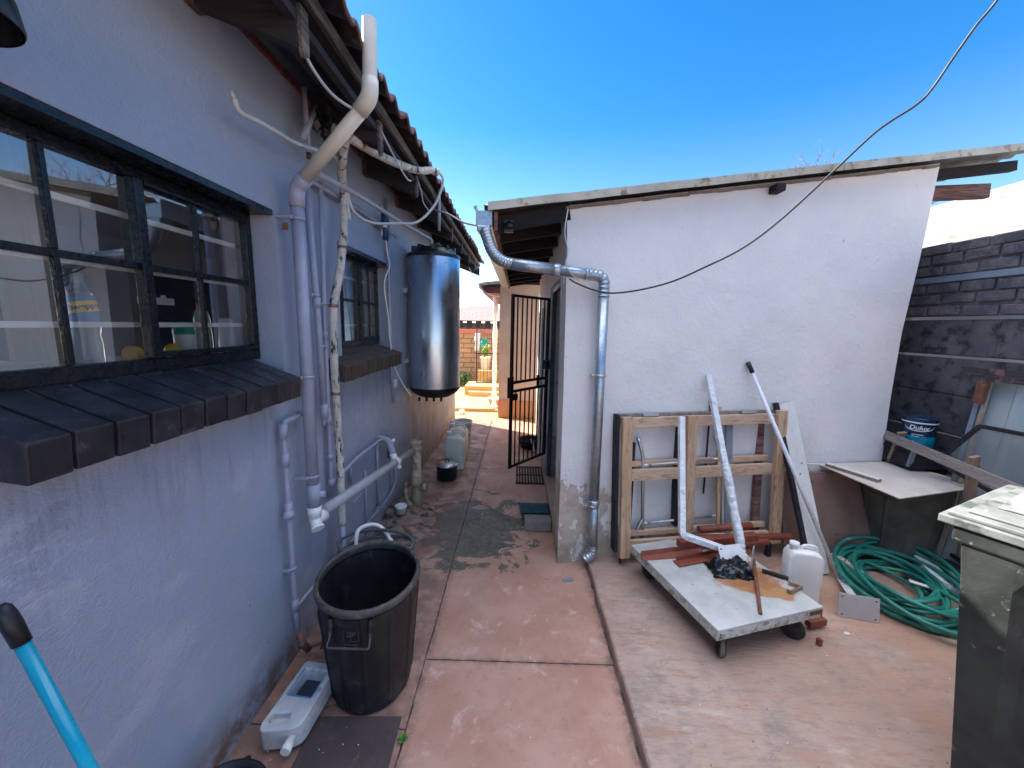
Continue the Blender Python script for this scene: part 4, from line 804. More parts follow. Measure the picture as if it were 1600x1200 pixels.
pipe('wall_conduit', 'gcable', 'loose grey conduit with a frayed end sticking out over the big window', [(-.985, 1.43, 2.395), (-.985, 1.455, 2.365), (-.975, 1.54, 2.375), (-.965, 1.66, 2.385), (-.955, 1.74, 2.39), (-.95, 1.90, 2.43), (-.945, 2.05, 2.47), (-.955, 2.16, 2.46), (-.97, 2.24, 2.38), (-.965, 2.28, 2.22)], .0095, smooth=True, cat='conduit', extra=lambda b: b.tube([(-.984, 1.428, 2.392), (-.986, 1.420, 2.412)], .007, 8))
pipe('geyser_feed_pipe', 'hpipe', 'long sloping grey pipe running under the eaves to the top of the steel geyser', [(-.97, 1.95, 2.345), (-.95, 2.40, 2.385), (-.90, 3.05, 2.40), (-.83, 3.52, 2.405), (-.80, 3.62, 2.40), (-.80, 3.62, 2.31)], .0145, corner=.03)
pipe('geyser_feed_pipe', 'gpipe', 'thinner blue grey pipe below the long feed pipe, carrying the blue valve', [(-1.03, 1.98, 2.33), (-1.03, 2.60, 2.36), (-1.03, 3.10, 2.365), (-1.03, 3.32, 2.36)], .012)
VV = thing('blue_valve', 'dark blue pressure valve on the thin pipe left of the geyser', 'valve', (-1.0, 2.98, 2.36))
b = MB(); b.lathe([(0, 0), (.028, 0), (.030, .02), (.028, .075), (.018, .085), (0, .088)], (-1.0, 2.98, 2.375), 16); b.lathe([(0, -.10), (.022, -.10), (.024, -.02), (.03, 0), (0, .001)], (-1.0, 2.985, 2.36), 14); b.build('body', simple('dark_blue_plastic', (.01, .05, .13), (.015, .07, .17), 9, .35), VV)
b = MB(); b.cyl((-1.03, 2.93, 2.345), (-.97, 2.93, 2.345), .013, 10); b.cyl((-1.0, 2.90, 2.34), (-1.0, 2.90, 2.25), .006, 8); b.build('fitting', 'alu', VV)
for i, (a_, c_, lab) in enumerate((((-1.0, 1.925, 2.70), (-1.0, 1.935, 2.43), 'straight stub pipe with a red tip hanging under the eaves'), ((-.985, 1.985, 2.64), (-1.0, 1.88, 2.46), 'slanting stub pipe crossing the straight one under the eaves'))):
    pipe('stub_pipe', 'gpipe', lab, [a_, c_], .014 if i else .011)
b = MB(); b.cyl((-1.0, 1.935, 2.43), (-1.0, 1.936, 2.405), .0115, 10); bpy.data.objects['stub_pipe'] and b.build('red_tip', 'redpaint', bpy.data.objects['stub_pipe'])
b = MB()
for k in range(90):
    p_ = Vector((-.93+jit(.07), 2.05+jit(.09), 2.60+jit(.055))); rt_ = Matrix.Rotation(random.random()*6, 3, 'Z') @ Matrix.Rotation(random.random()*3, 3, 'X'); s_ = .012+random.random()*.02
    b.add([p_+rt_ @ Vector(v)*s_ for v in ((0, -1, 0), (.5, 0, .2), (0, 1, 0), (-.5, .1, -.2))], [(0, 1, 2, 3)])
one(b, 'soot_clump', 'bplastic', 'ragged black clump of tar and leaves stuck under the eaves above the lagged pipe', 'debris', (-.93, 2.05, 2.56))
def cable(name, label, pts, r=.004, mt='gcable', cat='cable', sub=8): b = MB(); b.tube(smooth_path(pts, sub), r, 8); return one(b, name, mt, label, cat, pts[0])
cable('eaves_cable', 'thin pale cable swinging below the fascia from the first rafter to the cream pipe', [(-.72, 1.375, 2.55), (-.715, 1.42, 2.50), (-.70, 1.52, 2.47), (-.68, 1.62, 2.475), (-.67, 1.70, 2.50)], .0055)
cable('eaves_cable', 'short thin pale cable curling under the fascia behind the bandaged pipe', [(-.71, 2.10, 2.60), (-.70, 2.20, 2.56), (-.69, 2.34, 2.52), (-.69, 2.48, 2.51), (-.69, 2.56, 2.53)], .005)
cable('eaves_cable', 'kinked thin cable on the rafter just left of the vent pipe', [(-.71, 2.80, 2.62), (-.70, 2.86, 2.56), (-.71, 2.95, 2.52), (-.70, 3.1, 2.50)], .0045)
pipe('vent_pipe', 'gpipe', 'short upright grey vent pipe rising above the geyser past the fascia', [(-.66, 3.28, 2.40), (-.66, 3.28, 2.72)], .012)
cable('hanging_wire', 'pale wavy wire hanging down the wall on the left of the geyser', [(-1.04, 3.05, 2.52), (-1.04, 3.06, 2.42), (-1.03, 3.10, 2.20), (-1.03, 3.15, 2.10), (-1.035, 3.06, 2.0), (-1.035, 3.03, 1.9), (-1.035, 3.10, 1.7), (-1.035, 3.13, 1.5), (-1.03, 3.2, 1.3), (-1.0, 3.34, 1.12), (-.96, 3.45, 1.0)], .0055, 'whitecloth')
pipe('wall_pipe', 'gpipe', 'slim dark pipe running straight down the wall behind the geyser', [(-1.045, 3.15, 2.60), (-1.045, 3.18, 1.2), (-1.045, 3.22, .98)], .012)
cable('house_link_cable', 'grey cable strung across the passage from the left eaves to the right gutter', [(-.69, 3.3, 2.56), (-.55, 3.05, 2.47), (-.40, 2.85, 2.36), (-.262, 2.7, 2.30)], .007)
cable('passage_wire', 'fine pale wire drooping across the far end of the passage between the roofs', [(-.66, 5.2, 2.38), (-.60, 5.6, 2.25), (-.50, 6.0, 2.13), (-.32, 6.6, 2.12)], .005, 'whitecloth')
# overhead black cable
b = MB(); pts = [(.275, 2.395, 2.33), (.26, 2.39, 2.20), (.285, 2.40, 2.10), (.275, 2.40, 2.02), (.31, 2.395, 1.965), (.36, 2.40, 1.925)]
cable('corner_wire', 'thin pale wire dangling at the outbuilding corner and looped over the downpipe', pts, .0035, 'gcable')
cable('overhead_cable', 'black overhead cable swooping from the downpipe up across the sky at the right', [(.30, 2.395, 1.935), (.338, 2.38, 1.91), (.43, 2.353, 1.872), (.538, 2.321, 1.85), (.689, 2.273, 1.867), (.846, 2.219, 1.91), (.991, 2.166, 1.98), (1.149, 2.101, 2.07), (1.288, 2.037, 2.197), (1.444, 1.951, 2.385), (1.559, 1.876, 2.53), (1.649, 1.812, 2.601), (1.68, 1.785, 2.648), (1.711, 1.748, 2.744), (1.739, 1.71, 2.832), (1.764, 1.675, 2.893), (1.80, 1.60, 3.05), (1.86, 1.45, 3.3)], .0048, 'cable')
# ------------------------------------------------------------------ geyser
GX, GY, GR = -.815, 3.78, .245
gz = thing('steel_geyser', 'tall stainless steel water geyser with black end caps mounted on the lavender wall', 'geyser', (GX, GY, .93))
b = MB(); b.lathe([(GR, 1.03), (GR+.001, 1.035), (GR, 2.262), (GR-.004, 2.268)], (GX, GY, 0), 64); b.build('drum', 'geyser', gz)
b = MB(); b.lathe([(GR+.003, 2.255), (GR+.004, 2.285), (GR-.03, 2.300), (GR-.05, 2.335), (GR-.12, 2.355), (0, 2.36)], (GX, GY, 0), 48)
for k in range(9):
    a_ = k*.7; b.box((GX+.17*math.cos(a_), GY+.17*math.sin(a_), 2.335), (.07, .03, .05), Matrix.Rotation(a_, 3, 'Z'))
b.lathe([(.035, 0), (.035, .03), (0, .032)], (GX+.05, GY-.12, 2.35), 16); b.build('top_cap', 'bplastic', gz, bevel=.004)
b = MB(); b.lathe([(GR+.002, 1.045), (GR+.002, 1.025), (GR-.03, .985), (GR-.09, .95), (.05, .935), (0, .935)], (GX, GY, 0), 48)
for k in range(4): b.cyl((GX-.12+.07*k, GY-.14, .95), (GX-.12+.07*k, GY-.14, .915), .012, 10)
b.build('bottom_cap', 'bplastic', gz)
for zz in (1.95, 1.30): b = MB(); b.bb(WX+.001, GX-GR+.03, GY-.15, GY-.11, zz-.02, zz+.02); b.build('wall_bracket', 'alu', gz)
b = MB()
for k in range(10): b.lathe([(0, -.004), (.006, -.002), (.006, .002), (0, .004)], (GX+GR*math.cos(-2.6+k*.28), GY+GR*math.sin(-2.6+k*.28), 1.09 if k % 2 else 2.20), 8, rot=Matrix.Rotation(R(90), 3, 'Y'))
b.build('rivet', 'alu', gz)
b = MB(); b.bb(WX+.001, WX+.02, 3.26, 3.34, 1.10, 1.17); one(b, 'socket_box', 'wplastic', 'small pale electrical box on the wall beside the bottom of the geyser', 'socket', (WX, 3.3, 1.1), bevel=.004)
# ------------------------------------------------------------------ window sill things
bt = thing('soda_bottle', 'tall clear soda bottle with yellow label and blue neck behind the big window', 'bottle', (-1.290, 1.140, 1.505))
bc = (-1.290, 1.140, 1.505)
b = MB(); b.lathe([(0, 0), (.030, 0), (.036, .01), (.036, .07), (.033, .09), (.036, .11), (.0355, .14), (.034, .185), (.026, .215), (.0135, .245), (.0125, .268)], bc, 28); b.build('body', 'bottle', bt)
b = MB(); b.lathe([(.0362, .115), (.0362, .14), (.0347, .186), (.030, .205)], bc, 28); b.build('label_band', 'bluelab', bt)
nrm = Matrix.Rotation(R(0), 4, 'Z')
mt_ = Matrix.Translation(Vector((bc[0], bc[1], bc[2]+.172))) @ Matrix.Rotation(R(-40), 4, 'Z') @ Matrix.Rotation(R(-3), 4, 'Y') @ Matrix.Rotation(R(9), 4, 'X')
b = MB(); vs = []
for i in range(19):
    an = -1.15+2.3*i/18
    for q in (-.0155, .0155): vs.append((.0372*math.cos(an), .0372*math.sin(an), q))
b.add(vs, [(2*i, 2*i+2, 2*i+3, 2*i+1) for i in range(18)], True, mt_); yb = b.build('label', 'yellow', bt)
text_mesh('Schweppes', .0215, 'ink', 'lettering', yb, bend=(.0378, 0), mtx=mt_, bold=.0006)
b = MB(); b.lathe([(.0262, .216), (.015, .243), (.0138, .247), (.0140, .27), (0, .272)], bc, 24); b.build('foil_neck', simple('blue_foil', (.25, .42, .62), (.5, .6, .7), 9, .2, metal=.6), bt)
for i, (yy, lab) in enumerate(((1.272, 'bright lemon on the inner ledge left of the thick window mullion'), (1.425, 'bright lemon on the inner ledge right of the thick mullion, before the green capped tub'))):
    b = MB(); b.lathe([(0, -.027), (.012, -.026), (.022, -.018), (.0275, 0), (.023, .016), (.012, .026), (.004, .031), (0, .032)], (-1.285, yy, 1.532), 20, rot=Matrix.Rotation(R(70), 3, 'X')); one(b, 'lemon', 'orange', lab, 'lemon', (-1.285, yy, 1.505), 'lemons on the window ledge')
t = thing('green_capped_tub', 'small white labelled tub with a domed green cap behind the right sash', 'tub', (-1.30, 1.495, 1.505))
b = MB(); b.lathe([(0, 0), (.032, 0), (.034, .005), (.034, .085), (.030, .09), (0, .09)], (-1.30, 1.495, 1.505), 24); b.build('body', 'wplastic', t)
b = MB(); b.lathe([(.0355, .086), (.0355, .10), (.030, .118), (.016, .130), (0, .133)], (-1.30, 1.495, 1.505), 24); b.build('cap', 'teal', t)
t = thing('sauce_bottle', 'clear squeeze bottle with a red screw cap behind the right sash', 'bottle', (-1.31, 1.60, 1.505))
b = MB(); b.lathe([(0, 0), (.03, 0), (.032, .01), (.031, .09), (.026, .12), (.030, .14), (.022, .175), (.012, .19)], (-1.31, 1.60, 1.505), 24); b.build('body', 'bottle', t)
b = MB(); b.lathe([(.015, .188), (.015, .208), (.006, .212), (.006, .225), (0, .226)], (-1.31, 1.60, 1.505), 20); b.build('cap', 'red', t)
b = MB(); b.lathe([(.036, 0), (.036, .004), (.025, .150), (0, .152)], (-1.29, 1.705, 1.505), 28); one(b, 'upturned_cup', 'wplastic', 'tall white upturned cup at the right end of the window ledge', 'cup', (-1.29, 1.705, 1.505))
t = thing('window_scraper', 'cream plastic handled brush lying on the ledge at the left edge of the window', 'brush', (-1.30, .99, 1.505))
b = MB(); b.tube(smooth_path([(-1.30, .90, 1.575), (-1.30, .925, 1.565), (-1.30, .945, 1.53), (-1.30, 1.08, 1.524)], 5), .007, 8); b.build('handle', 'creamint', t)
b = MB(); b.bb(-1.31, -1.29, 1.04, 1.10, 1.506, 1.518); b.build('head', 'creamint', t)
b = MB(); b.bb(-1.60, -1.595, 1.63, 1.80, 1.71, 1.74); b.bb(-1.60, -1.595, 1.655, 1.675, 1.7401, 1.752); b.bb(-1.60, -1.595, 1.74, 1.76, 1.7401, 1.752); one(b, 'white_hook_rail', 'wbar', 'small white notched hook rail seen inside through the right sash', 'rail', (-1.6, 1.7, 1.71))
# ------------------------------------------------------------------ lamp, mop, bucket, tubs
lt = thing('wall_lamp', 'dark bell shaped wall lamp shade at the top left corner', 'lamp', (WX, .60, 2.2))
b = MB(); b.lathe([(.098, 0), (.100, .004), (.094, .045), (.078, .085), (.045, .115), (.02, .125), (.02, .15), (0, .152)], (-.93, .665, 2.125), 40); b.lathe([(.0955, .001), (.090, .044), (.073, .082), (.04, .108), (0, .115)], (-.93, .665, 2.125), 40); b.build('lamp_shade', 'bplastic', lt)
b = MB(); b.tube(smooth_path([(-.93, .665, 2.27), (-.95, .655, 2.33), (-1.0, .64, 2.34), (-1.065, .63, 2.28)], 6), .012, 12); b.lathe([(0, 0), (.04, 0), (.035, .02), (0, .022)], (WX, .63, 2.28), 20, rot=Matrix.Rotation(R(90), 3, 'Y')); b.build('arm', 'bplastic', lt)
t = thing('mop_handle', 'turquoise mop handle with a black hanging cap leaning on the lavender wall', 'mop', (-.72, .66, 0))
A = Vector((-1.02, .680, 1.083)); B = Vector((-.90, .682, .70)); d = (B-A).normalized(); Bt = A+d*((A.z-.02)/-d.z)
b = MB(); b.tube([A+d*.085, Bt], .0122, 20); b.build('stick', 'cyan', t)
b = MB(); b.tube([A+d*.004, A+d*.012, A+d*.03, A+d*.05, A+d*.095], [.006, .012, .0150, .0158, .0148], 20); b.build('cap', 'bplastic', t)
b = MB(); b.box(Bt+Vector((0, 0, .01)), (.07, .16, .035)); b.build('mop_head', 'whitecloth', t, bevel=.01)
def tub(name, c, mats, label, group, sx=1., sy=1., rot=0., h=.56, rt=.225, rb=.180, emb=True, handles=(1,), tilt=None):
    t = thing(name, label, 'tub', c, group); RZ = Matrix.Rotation(rot, 3, 'Z')
    body, rim = mats; F = lambda th, z, r: 1+(.034 if (abs(((th*12/(2*math.pi)) % 1)-.5) > .44 and .03*h < z < h*.90) else 0)
    b = MB(); prof = [(0, .0), (rb*.9, .0), (rb, .012)]+[(rb+(rt-rb)*q/10, .02+(h-.06)*q/10) for q in range(11)]
    b.lathe(prof, c, 168, sx, sy, RZ, F); b.build('body', body, t)
    b = MB(); b.lathe([(rt-.006, h-.05)]+[(rb-.006+(rt-rb)*q/4*.97, .03+(h-.05)*q/4) for q in range(3, -1, -1)]+[(0, .028)], c, 64, sx, sy, RZ); b.build('inner_wall', body, t)
    b = MB(); ring = []
    b.lathe([(rt-.006, h-.034), (rt+.004, h-.033), (rt+.010, h-.024), (rt+.010, h-.012), (rt+.006, h-.003), (rt-.002, h), (rt-.010, h-.004), (rt-.011, h-.016), (rt-.008, h-.040)], c, 72, sx, sy, RZ, lambda th, z, r: 1+.006*mnoise.noise(Vector((math.cos(th)*3, math.sin(th)*3, z*20)))); b.build('rim', rim, t)
    for hs in handles:
        ph = hs; q = .085
        def pt(dx, rr, z): v = RZ @ Vector(((rr*math.cos(ph)-dx*math.sin(ph))*sx, (rr*math.sin(ph)+dx*math.cos(ph))*sy, z)); return Vector(c)+v
        b = MB(); b.tube(corner_path([pt(-q, rt*.965, h-.05), pt(-q, rt+.002, h-.115), pt(-q*1.05, rt+.028, h-.135), pt(q*1.05, rt+.028, h-.135), pt(q, rt+.002, h-.115), pt(q, rt*.965, h-.05)], .012), .0045, 10); b.build('handle', rim, t)
        for sg in (-1, 1): b = MB(); b.tube([pt(sg*q, rt*.955, h-.04), pt(sg*q, rt*.965+.002, h-.12)], .011, 8); b.build('handle_lug', body, t)
    if emb:
        e = MB(); ph = handles[0]; r_ = rt*.955
        fr = Matrix.Translation(Vector(c)) @ RZ.to_4x4() @ Matrix.Diagonal((sx, sy, 1, 1)) @ Matrix.Rotation(0, 4, 'Z')
        eb = MB()
        def arc(z0, z1, x0, x1, rr):
            n = 6; vs = []
            for i in range(n+1):
                an = ph+(x0+(x1-x0)*i/n)/rr; vs += [(rr*math.cos(an), rr*math.sin(an), z0), (rr*math.cos(an), rr*math.sin(an), z1)]
            eb.add(vs, [(2*i, 2*i+2, 2*i+3, 2*i+1) for i in range(n)], False, fr)
        for (z0, z1, x0, x1) in ((h-.075, h-.079, -.035, .035), (h-.135, h-.139, -.035, .035), (h-.075, h-.139, -.035, -.031), (h-.075, h-.139, .031, .035), (h-.075, h-.139, -.002, .002), (h-.150, h-.154, -.032, .032), (h-.162, h-.166, -.032, .032)): arc(z1, z0, x0, x1, r_+.0055)
        o = eb.build('embossed_mark', rim, t)
        text_mesh('ZP', .035, rim, 'lettering', o, bend=(r_+.005, ph), mtx=fr @ Matrix.Translation(Vector((0, 0, h-.107))))
    return t
tub('black_dustbin', (-.652, 1.600, 0), ('drum', 'drumrim'), 'open empty black ribbed dustbin standing by the downpipe against the lavender wall', 'black ribbed dustbins', .93, 1.10, R(14), .535, .232, .188, True, (R(-102), R(78)))
tub('black_dustbin', (2.80, 2.70, .05), ('drumdusty', 'drumdusty'), 'upright dusty ribbed dustbin carrying the pale board', 'black ribbed dustbins', 1, 1, R(0), .625, .262, .215, False, (R(-158), R(22)))
bk = thing('black_bucket', 'black bucket rim cut off at the bottom edge of the view beside the mop handle', 'bucket', (-.845, .905, 0))
b = MB(); b.lathe([(0, 0), (.095, 0), (.125, .235), (.136, .238), (.137, .250), (.126, .252), (.117, .235), (.09, .01), (0, .01)], (-.845, .905, 0), 48); b.build('body', 'bplastic', bk)
b = MB(); b.lathe([(0, 0), (.012, 0), (.012, .012), (0, .012)], (-.845, 1.04, .236), 12); b.tube(smooth_path([(-.98, .905, .235), (-.95, .83, .225), (-.90, .79, .218), (-.845, .775, .215), (-.79, .79, .218), (-.73, .83, .225), (-.71, .905, .235)], 5), .0035, 8); b.build('bail_handle', 'iron', bk)
# pale blue hose stub behind the dustbin
cable('pale_blue_hose', 'short curved pale blue hose end rising behind the black dustbin', [(-.90, 2.04, .22), (-.91, 2.06, .40), (-.90, 2.10, .455), (-.83, 2.14, .46), (-.76, 2.12, .43), (-.70, 2.08, .36), (-.68, 2.05, .25)], .012, 'hosepale' if 'hosepale' in M else 'wplastic', 'hose')
M['greyh'] = simple('dark_grey_hose', (.06, .065, .08), (.10, .10, .12), 8, .5)
b = MB()
for k in range(3): b.tube(smooth_path([(-.78+.21*math.cos(a_*.5236), 2.02+.09*math.sin(a_*.5236), .415-.03*k+.03*math.sin(a_*.52+k)) for a_ in range(12)], 5, True), .009, 8, closed=True)
one(b, 'coiled_grey_hose', 'greyh', 'coil of thin grey hose hung behind the rim of the open dustbin', 'hose', (-.78, 2.02, .3))
t = thing('cut_white_cap', 'small cut off white plastic cup sitting on the rubble by the gully', 'cup', (-.945, 3.02, .08))
b = MB(); b.lathe([(0, 0), (.036, 0), (.043, .05), (.050, .052), (.050, .066), (.044, .067), (.034, .01), (0, .01)], (-.945, 3.02, .085), 24); b.build('body', 'wplastic', t)
# cut jug lying on the floor
cj = thing('cut_open_jug', 'dirty translucent jug lying flat with a square hole cut in its side', 'jug', (-.86, 1.30, .0))
JM = Matrix.Translation(Vector((-.866, 1.372, .035))) @ Matrix.Rotation(R(-6), 4, 'Z') @ Matrix.Rotation(R(4), 4, 'X') @ Matrix.Diagonal((.88, .86, .85, 1))
out = [(-.085, .165), (-.075, .18), (.075, .18), (.085, .165), (.088, -.09), (.082, -.115), (.060, -.135), (-.060, -.165), (-.078, -.155), (-.088, -.13)]
def jp(b, o2, z0, z1): b.prism(o2, z1-z0, JM, z0)
b = MB(); jp(b, out, -.005, .105); j_ = b.build('body', 'cutjug', cj)
c = MB(); c.box(tuple(JM @ Vector((0, .07, .09))), (.101, .116, .15), (Matrix.Rotation(R(-6), 3, 'Z'))); boolean(j_, c.build('c', 'ink'))
c = MB(); c.box(tuple(JM @ Vector((-.025, -.098, .10))), (.075, .034, .045), (Matrix.Rotation(R(4), 3, 'Z'))); boolean(j_, c.build('c', 'ink'))
bv = j_.modifiers.new('b', 'BEVEL'); bv.width = .021; bv.segments = 4; bv.limit_method = 'ANGLE'; bv.angle_limit = R(40)
for p in j_.data.polygons: p.use_smooth = True
b = MB()
for (x0, x1, y0, y1) in ((-.060, .060, -.004, .003), (-.064, -.058, .003, .137), (.058, .064, .003, .100)): b.add([JM @ Vector(v) for v in ((x0, y0, .1075), (x1, y0, .1075), (x1, y1, .1075), (x0, y1, .1075))], [(0, 1, 2, 3)])
b.build('blue_label_edge', 'bluelab', cj)
b = MB(); b.box(tuple(JM @ Vector((0, .07, .040))), (.100, .115, .004), Matrix.Rotation(R(-6), 3, 'Z')); b.build('shade_plate', 'ink', cj)  # dark plate in the hole, in place of the shade inside the jug
b = MB(); p0 = JM @ Vector((.052, -.13, .05)); p1 = JM @ Vector((.060, -.185, .05)); b.tube([p0, p1], .016, 18); b.tube([p0.lerp(p1, .35), p1+(p1-p0)*.1], .0185, 18); b.build('cap', 'wplastic', cj)
b = MB(); b.box((-.63, 1.245, .004), (.36, .30, .005), Matrix.Rotation(R(2), 3, 'Z')); one(b, 'rubber_mat', simple('sooty_rubber_mat', (.055, .04, .04), (.085, .06, .058), 7, .9, bscale=60, bstr=.5, dirt=(.14, .09, .08), dscale=30, dth=(.6, .7)), 'flat dark mat on the path in front of the open dustbin', 'mat', (-.63, 1.245, 0), bevel=.002)
# ------------------------------------------------------------------ passage things
t = thing('lidded_pot', 'black cooking pot with a dull silver lid beside the gully riser', 'pot', (-.735, 3.98, 0))
b = MB(); b.lathe([(0, 0), (.10, 0), (.108, .01), (.108, .155), (.112, .158)], (-.735, 3.98, 0), 32); b.build('body', 'bplastic', t)
b = MB(); b.lathe([(.114, .156), (.112, .162), (.07, .178), (.02, .186), (0, .187)], (-.735, 3.98, 0), 32); l_ = b.build('lid', 'alu', t)
b = MB(); b.tube(smooth_path([(-.755, 3.98, .185), (-.75, 3.98, .208), (-.72, 3.98, .208), (-.715, 3.98, .185)], 4), .005, 8); b.build('knob', 'bplastic', l_)
def jerry(name, c, w, d, h, mt, label, group, rot=0, neck=(-.28,), cat='jerrycan'):
    t = thing(name, label, cat, c, group); T = Matrix.Translation(Vector(c)) @ Matrix.Rotation(rot, 4, 'Z')
    pr = [(-w/2, .0), (w/2, .0), (w/2, h*.80), (w*.40, h*.90), (w*.18, h*.93), (w*.06, h*.93), (-w*.38, h*.93), (-w/2, h*.82)]
    b = MB(); b.add([(p[0], -d/2, p[1]) for p in pr]+[(p[0], d/2, p[1]) for p in pr], [tuple(range(8)), tuple(reversed(range(8, 16)))]+[(i, 8+i, 8+(i+1) % 8, (i+1) % 8) for i in range(8)], True, T)
    o = b.build('body', mt, t, bevel=min(w, d)*.17, seg=4)
    b = MB(); pts = [T @ Vector(p) for p in ((w*.40, 0, h*.84), (w*.32, 0, h*.99), (w*.12, 0, h*1.0), (-w*.05, 0, h*.99), (-w*.10, 0, h*.91))]; b.tube(corner_path(pts, .03), min(w, d)*.085, 12); b.build('handle', mt, t)
    b = MB(); b.tube([T @ Vector((w*neck[0], 0, h*.91)), T @ Vector((w*neck[0], 0, h*1.0))], w*.11, 18); b.tube([T @ Vector((w*neck[0], 0, h*.965)), T @ Vector((w*neck[0], 0, h*1.035))], w*.135, 18); b.build('cap', mt if mt == 'milk' else 'wplastic', t)
    return t
jerry('plastic_jerrycan', (-.70, 4.30, 0), .23, .20, .42, 'milky', 'large milky jerrycan right behind the black lidded pot', 'milky jerrycans in the passage', R(4))
jerry('plastic_jerrycan', (-.715, 4.62, 0), .23, .20, .43, 'milky', 'large milky jerrycan between its twin and the white bucket', 'milky jerrycans in the passage', R(-5))
t = thing('white_bucket', 'whitish paint bucket with a dark band standing farthest along the passage wall', 'bucket', (-.755, 5.22, 0))
b = MB(); b.lathe([(0, 0), (.112, 0), (.118, .01), (.138, .30), (.146, .302), (.148, .33), (.138, .335), (.130, .31), (.11, .26), (0, .26)], (-.755, 5.22, 0), 36); b.build('body', simple('greyish_white_plastic', (.50, .49, .50), (.58, .57, .57), 6, .5), t)
b = MB(); b.lathe([(.1268, .135), (.1285, .138), (.1285, .146), (.1275, .149)], (-.755, 5.22, 0), 36); b.tube(smooth_path([(-.895, 5.22, .30), (-.91, 5.15, .25), (-.90, 5.08, .20), (-.88, 5.1, .15)], 5), .004, 6); b.build('bail_handle', 'iron', t)
# security gate
sg = thing('security_gate', 'black barred security gate standing open across the passage', 'gate', (.300, 3.90, .33))
H_ = Vector((.295, 3.90, 0)); E_ = Vector((-.052, 3.47, 0)); dv = (E_-H_); L_ = dv.length; dn = dv.normalized(); sd = Vector((-dn.y, dn.x, 0))
def gp(s, z): return H_+dn*s+Vector((0, 0, z))
b = MB()
for s_ in (.0, L_): b.beam(gp(s_, .325), gp(s_, 1.925), .025, .025, up=sd)
for zz in (.3375, 1.9125, 1.055, 1.135): b.beam(gp(.0127, zz), gp(L_-.0127, zz), .020, .024)
b.build('frame', 'iron', sg, bevel=.002)
for k in range(7):
    s_ = L_*(k+1)/8
    for z0, z1 in ((.35, 1.0425), (1.1475, 1.90)):
        b = MB(); b.beam(gp(s_, z0), gp(s_, z1), .010, .010, up=sd); b.build('bar', 'iron', sg)
b = MB(); b.beam(gp(L_-.013, 1.00), gp(L_-.013-.065, 1.00), .034, .055); b.beam(gp(L_-.013, 1.19), gp(L_-.013-.001, 1.00), .034, .001); b.beam(gp(L_+.013, 1.00), gp(L_+.018, 1.19), .05, .03) if False else b.beam(gp(L_+.0127, 1.09), gp(L_+.030, 1.09), .045, .19); b.build('lock_box', 'iron', sg, bevel=.002)
b = MB(); b.beam(gp(-.02, 1.27), gp(.05, 1.27), .05, .09); b.build('hinge_plate', 'doorteal', sg, bevel=.003)
b = MB(); b.cyl(gp(.085, .62), gp(.085, 1.72), .008, 10); b.build('bolt_rod', 'alu', sg)
t = thing('open_white_door', 'narrow white door leaf standing ajar behind the security gate', 'door', (.30, 4.15, 0))
b = MB(); b.bb(.255, .300, 4.35, 4.40, .12, 1.85); b.build('leaf', 'wmetal', t, bevel=.003)
b = MB(); b.bb(.22, .254, 4.365, 4.385, .95, 1.10); b.build('handle', 'iron', t, bevel=.003)
b = MB()
for k in range(11): b.bb(.012+.031*k, .030+.031*k, 3.88, 4.36, .010, .020)
for yy in (3.885, 4.12, 4.355): b.bb(.008, .345, yy-.012, yy+.012, .002, .0096)
one(b, 'slotted_doormat', 'rubber', 'black slotted rubber doormat under the open security gate', 'doormat', (.17, 4.12, 0))
t = thing('black_rubber_tub', 'low round black rubber tub beyond the gate bars', 'tub', (.22, 5.15, 0))
b = MB(); b.lathe([(0, 0), (.13, 0), (.155, .10), (.165, .105), (.165, .12), (.15, .122), (.14, .10), (.12, .02), (0, .02)], (.20, 5.15, 0), 32); b.build('body', 'rubber', t)
b = MB(); b.cyl((.245, 4.96, .0), (.21, 5.0, .16), .016, 12); one(b, 'white_tube_offcut', 'wplastic', 'short white tube leaning on the low black rubber tub', 'tube', (.245, 4.96, 0))
b = MB(); b.box((.195, 2.99, .045), (.215, .13, .08)); one(b, 'cement_block', simple('grey_cement_block', (.20, .18, .165), (.27, .25, .22), 12, .9, bscale=50, bstr=.6), 'grey cement brick used as a step in the passage by the white wall', 'block', (.195, 2.99, 0), bevel=.006)
b = MB(); vs = []
for i in range(9):
    for j in range(9):
        x = .055+.25*i/8; y = 3.08+.34*j/8; vs.append((x-.02*(j/8)*(1-i/8), y, .088-.075*max(0, (j-3)/5)**1.3+.006*mnoise.noise(Vector((x*14, y*14, 0)))))
b.add(vs, [(i*9+j, (i+1)*9+j, (i+1)*9+j+1, i*9+j+1) for i in range(8) for j in range(8)], True); q = one(b, 'teal_rag_mat', simple('dark_teal_cloth', (.008, .05, .07), (.015, .08, .10), 12, .85, bscale=60, bstr=.6), 'dark teal rag mat sagging from the cement brick onto the passage floor', 'mat', (.18, 3.2, 0)); q.modifiers.new('s', 'SOLIDIFY').thickness = .008
b = MB(); b.box((.365, 2.33, .003), (.075, .03, .004), Matrix.Rotation(R(10), 3, 'Z')); one(b, 'blue_scrap', 'fencerail', 'small pale blue scrap lying at the foot of the downpipe', 'scrap', (.365, 2.33, 0))
